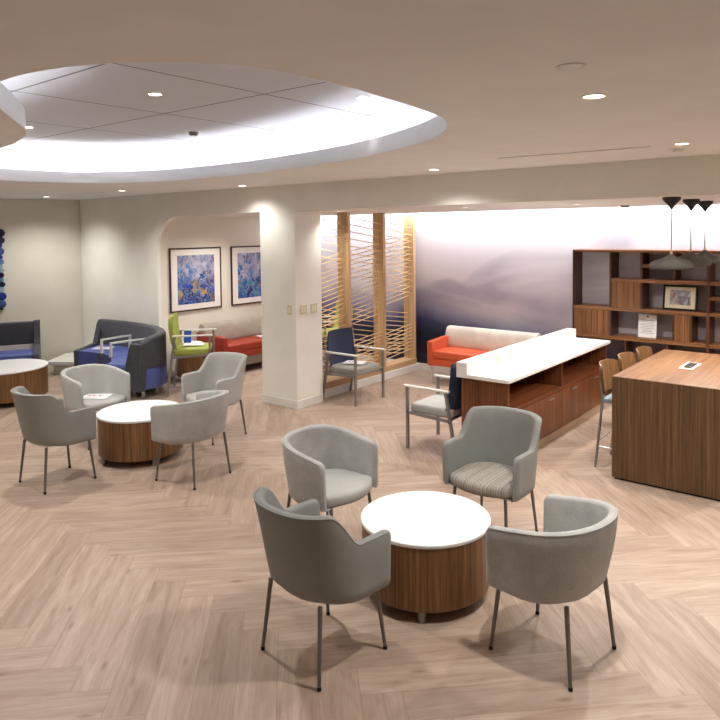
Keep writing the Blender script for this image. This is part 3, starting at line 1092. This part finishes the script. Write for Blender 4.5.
for a0, a1 in seg:
    bk = [inn(i, 0.02) for i in range(a0, a1 + 1)]
    fr = [fr_all[min(len(fr_all) - 1, i)] for i in range(a0, a1 + 1)]
    wedge(fr, bk, 0.12, 0.45, 'seat', M['blue'])
# end panels and dividers
ep = obj('end_panel', pr([(-0.02, 0.10), (0.70, 0.10), (0.72, 0.80), (0.62, 0.80), (0.50, 0.48), (-0.02, 0.455)], 'x', -0.04, 0.035, bev=0.01), M['charcoal'], t, 40)
ep.matrix_local = Matrix.Translation((-9.67, 5.14, 0)) @ Matrix.Rotation(RAD(29), 4, 'Z')
bm = pr([(0.16, 0.10), (0.42, 0.10), (0.42, 0.735), (0.25, 0.735), (0.23, 0.62), (0.16, 0.46)], 'x', -0.045, 0.045, bev=0.012)
ep = obj('end_panel', bm, M['charcoal'], t, 40)
ep.matrix_local = Matrix.Translation((-8.25, 4.98, 0)) @ Matrix.Rotation(RAD(-80), 4, 'Z')
for i in (13, 21):
    p = fr_all[i]
    q = inn(i, 0.12)
    d = (q - p).normalized()
    bm = bmesh.new()
    s_ = Vector((-d.y, d.x)) * 0.035
    prism(bm, [tuple(p - d * 0.03 - s_), tuple(p - d * 0.03 + s_), tuple(p + d * 0.03 + s_), tuple(p + d * 0.03 - s_)], 'z', 0.12, 0.455)
    obj('divider', bm, M['charcoal'], t)
    a3 = Vector((p.x, p.y, 0.45)) + Vector((d.x, d.y, 0)) * 0.01
    b3 = Vector((q.x, q.y, 0.45)) - Vector((d.x, d.y, 0)) * 0.05
    obj('armrest', tb([a3, a3 + Vector((0, 0, 0.20)), b3 + Vector((0, 0, 0.20)), b3 + Vector((0, 0, 0.0))], 0.017, 4), M['arm_cap'], t, 30)
for p in (inn(4, 0.15), inn(20, 0.15), inn(36, 0.12), inn(nO - 3, 0.1), fr_all[8] + Vector((0, 0.1)), fr_all[26] + Vector((0.05, 0.1)), fr_all[-4] + Vector((0.1, 0.03)), inn(nO - 3, 0.32)):
    obj('leg', lt([(0, 0), (0.022, 0), (0.028, 0.12), (0, 0.12)], 12, c=tuple(p)), M['chrome'], t, True)
# blue outer panel under the charcoal back
bm = bmesh.new()
sweep_wall(bm, outer[3:-1], 0.10, lambda u: 0.12, lambda u: 0.40)
obj('outer_panel', bm, M['blue'], t, 50)

# straight blue sofa cut by the left edge: local +x runs along it, front is -y
t = thing('blue_sofa', 'straight blue sofa with charcoal back cut by the left edge', 'sofa', (-10.45, 4.98, 0), RAD(62))
Ls = 1.9
obj('seat', bx(-Ls + 0.03, -0.08, -0.62, -0.13, 0.12, 0.46, bev=0.04, seg=3), M['blue'], t, 40)
obj('backrest', bx(-Ls + 0.02, -0.07, -0.13, 0.0, 0.53, 0.87, bev=0.025, seg=3), M['charcoal'], t, 40)
for x0 in (-0.085, -Ls):
    obj('end_panel', pr([(-0.64, 0.1), (0.0, 0.1), (0.02, 0.88), (-0.14, 0.885), (-0.17, 0.62), (-0.22, 0.53), (-0.64, 0.44)], 'x', x0, x0 + 0.085, bev=0.01), M['charcoal'], t, 40)
obj('base_rail', bx(-Ls + 0.03, -0.08, -0.12, -0.02, 0.3, 0.53), M['wall_beige'], t)
for x in (-0.1, -Ls + 0.1):
    for y in (-0.58, -0.06):
        obj('leg', lt([(0, 0), (0.02, 0), (0.024, 0.12), (0, 0.12)], 12, c=(x, y)), M['chrome'], t, True)

# ------------------------------------------------------------------ dowel screen
t = thing('dowel_screen', 'tall maple screen of tilted dowels beside the white column', 'room divider', (-5.95, 6.43, 0))
PY = [6.44, 7.06, 7.86, 8.64]                           # near faces of the posts
PH = SZ
y0s = 6.43
for i, y in enumerate(PY):
    obj('post', bx(-0.19, 0.0, y - y0s, y - y0s + 0.06, 0.20, PH, bev=0.003, seg=1), M['maple'], t)
obj('sill', bx(-0.20, 0.01, 0.0, 8.70 - y0s, 0.11, 0.20, bev=0.004, seg=1), M['maple_y'], t)
obj('plinth', bx(-0.21, 0.02, 0.0, 8.78 - y0s, 0.0, 0.11, bev=0.004, seg=1), M['white_trim'], t)
PAN = {  # per panel: (layer x, z at the near post, z at the far post, step, count)
    0: [(-0.03, 2.38, 2.28, -0.10, 6), (-0.09, 1.80, 1.91, -0.064, 15), (-0.13, 1.20, 1.07, -0.07, 9), (-0.05, 1.00, 1.05, -0.07, 7), (-0.06, 0.62, 0.52, -0.06, 6), (-0.10, 0.56, 0.59, -0.055, 7)],
    1: [(-0.03, 2.40, 2.29, -0.10, 9), (-0.09, 1.90, 2.01, -0.064, 17), (-0.13, 1.14, 0.99, -0.072, 11), (-0.05, 0.64, 0.72, -0.055, 8), (-0.10, 0.54, 0.44, -0.055, 5)],
    2: [(-0.03, 2.34, 2.22, -0.10, 11), (-0.09, 2.04, 2.15, -0.064, 16), (-0.13, 1.02, 0.90, -0.07, 10), (-0.05, 0.66, 0.74, -0.055, 9), (-0.10, 0.60, 0.50, -0.055, 6)],
}
for k, groups in PAN.items():
    ya, yb = PY[k] + 0.03 - y0s, PY[k + 1] - y0s + 0.03
    bm = bmesh.new()
    for lx, zl, zr, st, cnt in groups:
        for i in range(cnt):
            a_, b_ = zl + st * i, zr + st * i
            if a_ < 0.23 or b_ < 0.23:
                continue
            tube(bm, [(lx, ya, a_), (lx, yb, b_)], 0.0062, 6)
    obj('dowel_panel', bm, M['dowel'], t, 'all')

# ------------------------------------------------------------------ sideboard
t = thing('sideboard', 'long walnut sideboard with white counter and raised back ledge', 'sideboard', (0, 0, 0))
SX0, SX1, SY0, SY1 = -3.29, -2.80, 5.57, 8.18
bm = bmesh.new()
box(bm, SX0, SX1, SY0, SY0 + 0.03, 0.09, 0.80)
box(bm, SX0, SX1, SY1 - 0.03, SY1, 0.09, 0.80)
box(bm, SX0, SX0 + 0.02, SY0 + 0.03, SY1 - 0.03, 0.09, 0.80)
box(bm, SX0 + 0.02, SX1 - 0.02, SY0 + 0.03, SY1 - 0.03, 0.09, 0.11)
obj('carcass', bm, M['wal_red'], t)
obj('open_shelf', bx(SX0 + 0.02, SX1, SY0 + 0.03, SY1 - 0.03, 0.50, 0.535), M['wal_red_y'], t)
for y in (6.82,):
    obj('divider', bx(SX0 + 0.02, SX1, y - 0.012, y + 0.012, 0.535, 0.80), M['wal_red'], t)
DY = [SY0, 6.21, 6.83, 7.44, SY1]
for a_, b_ in zip(DY, DY[1:]):
    d = obj('cabinet_door', bx(SX1 - 0.02, SX1 + 0.002, a_ + 0.003, b_ - 0.003, 0.105, 0.492, bev=0.002, seg=1), M['wal_red'], t)
    c = (a_ + b_) / 2
    obj('handle', bx(SX1 + 0.002, SX1 + 0.022, c - 0.06, c + 0.06, 0.452, 0.46, bev=0.002, seg=1), M['steel'], d)
obj('toe_kick', bx(SX0 + 0.05, SX1 - 0.015, SY0 + 0.02, SY1, 0.0, 0.092), M['toe'], t)
obj('countertop', bx(-3.30, -2.765, 5.515, 8.22, 0.80, 0.835, bev=0.003, seg=1), M['solid_white'], t)
obj('back_ledge', bx(-3.31, -3.195, 5.51, 8.225, 0.80, 0.945, bev=0.003, seg=1), M['solid_white'], t)
for y in (6.12, 6.41):
    o = obj('outlet_plate', bx(-3.196, -3.19, y - 0.04, y + 0.04, 0.85, 0.93, bev=0.002, seg=1), M['cream_plate'], t)
    bm = bmesh.new()
    for dz in (-0.018, 0.018):
        box(bm, -3.191, -3.188, y - 0.016, y + 0.016, 0.89 + dz - 0.012, 0.89 + dz + 0.012)
    obj('socket', bm, M['ivory_key'], o)

# ------------------------------------------------------------------ high table, stools
t = thing('counter_table', 'tall walnut table with solid end panels under the pendants', 'table', (-1.53, 6.72, 0))
TX, TY = 0.44, 0.82
obj('table_top', bx(-TX, TX, -TY + 0.001, TY - 0.001, 0.86, 0.91, bev=0.002, seg=1), M['wal_top'], t)
bm = bmesh.new()
box(bm, -TX, -0.062, -TY, -TY + 0.06, 0.018, 0.908, bev=0.0015, seg=1)
box(bm, -0.0605, TX, -TY, -TY + 0.06, 0.018, 0.908, bev=0.0015, seg=1)
obj('end_panel', bm, M['wal_tab'], t)
obj('end_panel', bx(-TX, TX, TY - 0.06, TY, 0.018, 0.908, bev=0.002, seg=1), M['wal_tab'], t)
obj('spine_panel', bx(-0.03, 0.03, -TY + 0.06, TY - 0.06, 0.2, 0.86), M['wal_tab'], t)
obj('plinth', bx(-TX + 0.02, TX - 0.02, -TY + 0.02, -TY + 0.055, 0.0, 0.02), M['black'], t)
obj('plinth', bx(-TX + 0.02, TX - 0.02, TY - 0.055, TY - 0.02, 0.0, 0.02), M['black'], t)
g = obj('power_module', bx(-0.06, 0.06, -0.14, 0.19, 0.908, 0.916, bev=0.002, seg=1), M['arm_cap'], t)
bm = bmesh.new()
for k in range(6):
    y = -0.10 + k * 0.05
    box(bm, -0.04, 0.04, y - 0.019, y + 0.019, 0.916, 0.918)
obj('socket', bm, M['black'], g)

def stool(label, loc, rotz):
    """faces +Y"""
    t = thing('counter_stool', label, 'stool', loc, rotz, 'stools along the walnut table')
    obj('seat', bx(-0.20, 0.20, -0.17, 0.21, 0.60, 0.65, bev=0.02, seg=3), vs, t, 'all')
    bm = bmesh.new()
    nx, nz = 14, 6
    F, Bk = [], []
    for j in range(nz + 1):
        z = 0.665 + 0.285 * j / nz
        wd = 0.205 + 0.012 * sin(pi * j / nz)
        rf, rb = [], []
        for i in range(nx + 1):
            u = 2 * i / nx - 1
            zz = z - (0.018 * abs(u) ** 10 if j == nz else 0) + (0.02 * abs(u) ** 6 if j == 0 else 0)
            y = -0.215 + 0.075 * u * u - 0.12 * (z - 0.665)
            rf.append(bm.verts.new((u * wd, y + 0.006, zz)))
            rb.append(bm.verts.new((u * wd, y - 0.006, zz)))
        F.append(rf)
        Bk.append(rb)
    for j in range(nz):
        for i in range(nx):
            bm.faces.new((F[j][i], F[j][i + 1], F[j + 1][i + 1], F[j + 1][i]))
            bm.faces.new((Bk[j][i], Bk[j + 1][i], Bk[j + 1][i + 1], Bk[j][i + 1]))
        bm.faces.new((F[j][0], F[j + 1][0], Bk[j + 1][0], Bk[j][0]))
        bm.faces.new((F[j][nx], Bk[j][nx], Bk[j + 1][nx], F[j + 1][nx]))
    for i in range(nx):
        bm.faces.new((F[0][i], Bk[0][i], Bk[0][i + 1], F[0][i + 1]))
        bm.faces.new((F[nz][i], F[nz][i + 1], Bk[nz][i + 1], Bk[nz][i]))
    obj('backrest', bm, M['ply'], t, 60)
    for s in (-1, 1):
        obj('leg', tb([(s * 0.215, -0.225, 0.0), (s * 0.195, -0.165, 0.66), (s * 0.175, -0.195, 0.80)], 0.012, 10), M['steel'], t, True)
        obj('leg', tb([(s * 0.215, 0.215, 0.0), (s * 0.18, 0.17, 0.60)], 0.012, 10), M['steel'], t, True)
    bm = bmesh.new()
    z = 0.19
    k = 0.208
    tube(bm, [(-k, -0.21, z), (-k, 0.20, z)], 0.008, 8)
    tube(bm, [(k, -0.21, z), (k, 0.20, z)], 0.008, 8)
    tube(bm, [(-k, 0.20, z), (k, 0.20, z)], 0.008, 8)
    tube(bm, [(-k, -0.21, z + 0.05), (k, -0.21, z + 0.05)], 0.008, 8)
    obj('foot_rail', bm, M['chrome'], t, True)
    return t
vs = vinyl('pale_blue_vinyl', (132, 158, 176), 0.5)
s1 = stool('bent plywood counter stool nearest the camera along the walnut table', (-1.965, 6.33, 0), RAD(-90))
dup(s1, 'bent plywood counter stool in the middle of the row along the walnut table', (-1.945, 6.80, 0), RAD(-90))
dup(s1, 'bent plywood counter stool farthest from the camera along the walnut table', (-1.905, 7.24, 0), RAD(-90))

# ------------------------------------------------------------------ shelving wall unit
t = thing('shelving_unit', 'walnut wall shelving with open niches and closed cupboards', 'bookcase', (0, 0, 0))
FY, BY = 8.50, 8.795
def vboard(x0, x1, z0, z1, parent=t):
    obj('upright', bx(x0, x1, FY, BY, z0, z1, bev=0.0015, seg=1), M['wal_dark'], parent)
def hboard(x0, x1, z0, z1, parent=t):
    obj('shelf', bx(x0, x1, FY - 0.002, BY, z0, z1, bev=0.0015, seg=1), M['wal_x'], parent)
RXE = -1.02
vboard(-3.352, -3.332, 0.0, 1.93)
vboard(-1.762, -1.73, 0.0, 1.899)
vboard(RXE - 0.02, RXE, 0.0, 1.93)
hboard(-3.332, RXE - 0.02, 1.899, 1.931)
hboard(-2.855, -1.762, 1.531, 1.575)
hboard(-3.332, -1.762, 1.168, 1.21)
hboard(-3.332, -1.762, 0.806, 0.849)
vboard(-2.877, -2.855, 0.849, 1.168)
vboard(-2.877, -2.855, 1.21, 1.899)
vboard(-2.503, -2.48, 1.575, 1.899)
vboard(-2.503, -2.48, 1.21, 1.531)
hboard(-2.48, -2.11, 1.718, 1.754)
vboard(-2.13, -2.108, 1.575, 1.899)
vboard(-2.13, -2.108, 0.849, 1.168)
vboard(-1.935, -1.915, 0.849, 1.168)
for z in (1.533, 1.358, 1.172, 0.806):
    hboard(-1.73, RXE - 0.02, z, z + 0.037)
for x in (-2.69, -2.2):
    vboard(x, x + 0.022, 0.5, 0.806)
hboard(-3.332, RXE - 0.02, 0.46, 0.5)
hboard(-3.332, RXE - 0.02, 0.06, 0.1)
def cup(x0, x1, z0, z1):
    bm = bmesh.new()
    w = (x1 - x0) / max(3, round((x1 - x0) / 0.078))
    k = max(3, round((x1 - x0) / 0.078))
    for i in range(k):
        box(bm, x0 + w * i + 0.001, x0 + w * (i + 1) - 0.001, FY + 0.005, FY + 0.025, z0 + 0.002, z1 - 0.002, bev=0.002, seg=1)
    obj('cupboard_door', bm, M['wal_door'], t)
cup(-2.855, -2.503, 1.21, 1.531)
cup(-3.332, -2.877, 0.849, 1.168)
cup(-2.108, -1.935, 0.849, 1.168)

# framed picture on the shelf (leans back slightly)
def easel(t, parts_rot):
    t.rotation_euler = parts_rot
t = thing('framed_picture', 'small black-framed sketch with cream mat standing on the walnut shelf', 'picture', (-2.075, 8.60, 1.2125))
t.rotation_euler = (RAD(-7), 0, RAD(-4))
hw, hh = 0.195, 0.30
def frame_bars(bm, hw, z0, z1, bw, y0, y1):
    box(bm, -hw, -hw + bw, y0, y1, z0, z1, bev=0.003, seg=1)
    box(bm, hw - bw, hw, y0, y1, z0, z1, bev=0.003, seg=1)
    box(bm, -hw + bw, hw - bw, y0, y1, z0, z0 + bw, bev=0.003, seg=1)
    box(bm, -hw + bw, hw - bw, y0, y1, z1 - bw, z1, bev=0.003, seg=1)
bm = bmesh.new(); frame_bars(bm, hw, 0, hh, 0.022, -0.012, 0.012)
obj('frame', bm, M['black'], t)
obj('mat_board', bx(-hw + 0.02, hw - 0.02, -0.004, 0.004, 0.02, hh - 0.02), M['mat_cream'], t)
bm = bx(-0.118, 0.118, -0.002, 0.001, -0.088, 0.088)
pc = obj('print', bm, M['art_small'], t); pc.location = (0, -0.004, hh / 2)

# certificate sheet
t = thing('notice_sheet', 'white printed sheet standing in the lower niche of the walnut shelving', 'notice', (-2.452, 8.62, 0.8495))
t.rotation_euler = (RAD(-6), 0, 0)
obj('sheet', bx(-0.108, 0.108, -0.003, 0.003, 0.0, 0.285), M['paper'], t)
bm = bmesh.new()
rr = random.Random(5)
for k in range(9):
    wl = rr.uniform(0.05, 0.085)
    z = 0.21 - k * 0.02
    box(bm, -wl, wl, -0.0045, -0.003, z, z + 0.005)
obj('print_lines', bm, M['grey_ink'], t)
bm = lt([(0, 0), (0.013, 0), (0.013, 0.0015), (0, 0.0015)], 16)
e = obj('emblem', bm, M['bronze'], t)
e.location = (0, -0.003, 0.258); e.rotation_euler = (RAD(90), 0, 0)

# ------------------------------------------------------------------ pendants
def pendant(label, x, y):
    t = thing('pendant_lamp', label, 'pendant lamp', (x, y, 0), 0, 'felt pendant lamps above the walnut table')
    obj('canopy', lt([(0.072, SZ), (0.073, SZ - 0.02), (0.066, SZ - 0.03), (0.042, SZ - 0.055), (0.02, SZ - 0.082), (0.008, SZ - 0.102), (0.0, SZ - 0.104)], 32), M['felt_dark'], t, 60)
    obj('cord', tb([(0, 0, SZ - 0.1), (0, 0, 1.985)], 0.0045, 8), M['cord'], t, True)
    obj('cord_grip', lt([(0, 2.0), (0.010, 2.0), (0.012, 1.975), (0, 1.975)], 16), M['dowel'], t, True)
    def fn(r, z, a):
        # three shallow dents pressed into the shoulder of the cap
        s = max(0.0, cos(3 * a + 0.6)) ** 1.5
        k = sstep(0.04, 0.10, r) * (1 - sstep(0.165, 0.188, r))
        return r, z - 0.03 * s * k * (1 if z > 1.885 else 0)
    prof = [(0.012, 1.976), (0.022, 1.971), (0.036, 1.957), (0.055, 1.944), (0.085, 1.934), (0.115, 1.926), (0.14, 1.917), (0.158, 1.907), (0.171, 1.893), (0.177, 1.877), (0.174, 1.862), (0.168, 1.854), (0.163, 1.852)]
    inn_ = [(0.158, 1.856), (0.160, 1.866), (0.150, 1.874), (0.10, 1.886), (0.05, 1.90), (0.012, 1.905)]
    obj('shade', lt(prof, 72, fn=fn), M['felt'], t, 'all')
    ld = bpy.data.lights.new('pendant_bulb', 'SPOT')
    ld.energy = 55
    ld.spot_size = RAD(150)
    ld.spot_blend = 0.8
    ld.shadow_soft_size = 0.05
    ld.color = (1.0, 0.88, 0.74)
    lo = link(bpy.data.objects.new('pendant_bulb', ld), t)
    lo.location = (0, 0, 1.87)
    obj('shade_lining', lt([(0.163, 1.852)] + inn_, 48), M['paper'], t, 'all')
    return t
p1 = pendant('dark felt pendant lamp nearest the camera above the walnut table', -1.542, 6.10)
dup(p1, 'dark felt pendant lamp in the middle of three above the walnut table', (-1.53, 6.72, 0), RAD(40))
dup(p1, 'dark felt pendant lamp farthest from the camera, cut by the right edge', (-1.53, 7.28, 0), RAD(75))

# ------------------------------------------------------------------ prints on the alcove wall
def wall_print(label, y, z, size, art):
    """hangs on the alcove wall, faces +X"""
    t = thing('framed_print', label, 'picture', (XA + 0.016, y, z), RAD(90), 'framed watercolour prints in the alcove')
    h = size / 2
    bm = bmesh.new(); frame_bars(bm, h, -h, h, 0.022, -0.016, 0.012)
    obj('frame', bm, M['bronze'], t)
    obj('mat_board', bx(-h + 0.02, h - 0.02, -0.004, 0.004, -h + 0.02, h - 0.02), M['mat'], t)
    a_ = obj('artwork', bx(-0.352, 0.352, -0.006, -0.0035, -0.385, 0.375), art, t)
    return t
wall_print('framed blue watercolour print farther left in the alcove, fully in view', 6.605, 1.475, 0.985, M['art_a'])
wall_print('framed blue watercolour print partly hidden by the white column', 7.80, 1.475, 0.985, M['art_b'])

# disc relief on the left wall
t = thing('wall_art', 'relief of dark blue glazed discs at the far left edge', 'wall art', (0, 0, 0))
ax = Vector((cos(a := RAD(72)), sin(RAD(72))))
nin = Vector((sin(RAD(72)), -cos(RAD(72))))
base = p0 - ax * 1.22 + nin * 0.004
rr = random.Random(11)
bm = bmesh.new()
c0_, c1_ = base - ax * 0.02, base - ax * 0.9
prism(bm, [tuple(c0_), tuple(c1_), tuple(c1_ + nin * 0.02), tuple(c0_ + nin * 0.02)], 'z', 1.0, 2.28)
obj('backing', bm, M['black'], t)
for c in range(6):
    z = 1.03
    while z < 2.27:
        r = rr.choice((0.035, 0.045, 0.055, 0.065))
        pos = base - ax * (0.035 + 0.12 * c + rr.uniform(-0.012, 0.012)) + nin * (0.03 + rr.uniform(0, 0.02))
        bm = lt([(0, 0.012), (r * 0.8, 0.012), (r, 0.004), (r, -0.012), (0, -0.012)], 20)
        d = obj('disc', bm, rr.choice(DISC), t, True)
        d.location = (pos.x, pos.y, z + r)
        d.rotation_euler = (RAD(90), 0, RAD(72))
        z += 2 * r - 0.006

# ------------------------------------------------------------------ switches
def switch(label, loc, rotz, gangs):
    t = thing('light_switch', label, 'switch', loc, rotz, 'switch plates on the column')
    w = 0.036 + 0.023 * (gangs - 1)
    obj('plate', bx(-w, w, -0.006, 0.0, -0.058, 0.058, bev=0.002, seg=1), M['cream_plate'], t)
    for g in range(gangs):
        x = (g - (gangs - 1) / 2) * 0.046
        obj('rocker', bx(x - 0.016, x + 0.016, -0.009, -0.005, -0.034, 0.034, bev=0.002, seg=1), M['ivory_key'], t)
switch('single ivory switch plate on the front face of the white column', (-5.94, YP, 1.23), 0, 1)
switch('double ivory switch plate on the column side, nearer its front corner', (-5.83, 6.045, 1.23), RAD(90), 2)
switch('double ivory switch plate on the column side, nearer the dowel screen', (-5.83, 6.235, 1.23), RAD(90), 2)

# ------------------------------------------------------------------ leaflets and small things
def leaflet(label, x, y, z, rotz, s=1.0):
    t = thing('leaflet', label, 'leaflet', (x, y, z), rotz, 'printed leaflets left on the seats')
    obj('sheet', bx(-0.14 * s, 0.14 * s, -0.108 * s, 0.108 * s, 0.0, 0.0015), M['paper'], t)
    bm = bmesh.new()
    for cx in (-0.085, -0.035, 0.03):
        for an in (45, -45):
            q = bmesh.new()
            box(q, -0.024 * s, 0.024 * s, -0.007 * s, 0.007 * s, 0.0015, 0.002)
            merge(bm, q, None, Matrix.Translation((cx * s, 0.02 * s, 0)) @ Matrix.Rotation(RAD(an), 4, 'Z'))
    obj('red_print', bm, M['red_ink'], t)
    bm = bmesh.new()
    for k in range(3):
        box(bm, -0.11 * s, 0.05 * s, (-0.05 - 0.02 * k) * s, (-0.045 - 0.02 * k) * s, 0.0015, 0.002)
    obj('print_lines', bm, M['grey_ink'], t)
leaflet('white leaflet with red print on the pale tub chair seat', -6.69, 3.76, 0.4705, RAD(35))
leaflet('white leaflet with red print on the grey seat of the chair by the screen', -5.607, 6.77, 0.4765, RAD(20))
leaflet('white leaflet with red print on the lime chair beside the curved sofa', -7.66, 5.76, 0.6565, RAD(44))
leaflet('white leaflet on the seat of the curved blue sofa', -9.55, 5.5, 0.4515, RAD(35))
leaflet('white leaflet on the red sofa seat beside the column', -8.26, 7.66, 0.4795, RAD(70))

t = thing('brochure_stand', 'small blue card stand on the side table by the lime chair', 'card stand', (-8.40, 6.20, 0.55), RAD(35))
obj('foot', bx(-0.05, 0.05, -0.03, 0.03, 0.0, 0.008, bev=0.002, seg=1), M['black'], t)
bm = bx(-0.055, 0.055, -0.004, 0.004, 0.006, 0.20, bev=0.001, seg=1)
bmesh.ops.rotate(bm, verts=bm.verts, cent=(0, 0, 0.006), matrix=Matrix.Rotation(RAD(-8), 3, 'X'))
obj('card', bm, M['blue_card'], t)

# ------------------------------------------------------------------ world and view
w = bpy.data.worlds.new('world')
S.world = w
w.use_nodes = True
w.node_tree.nodes['Background'].inputs[0].default_value = (0.9, 0.85, 0.8, 1)
w.node_tree.nodes['Background'].inputs[1].default_value = 0.02
S.view_settings.view_transform = 'Standard'
S.view_settings.look = 'None'
S.view_settings.exposure = -0.06
S.view_settings.gamma = 1.0
S.view_settings.use_curve_mapping = False
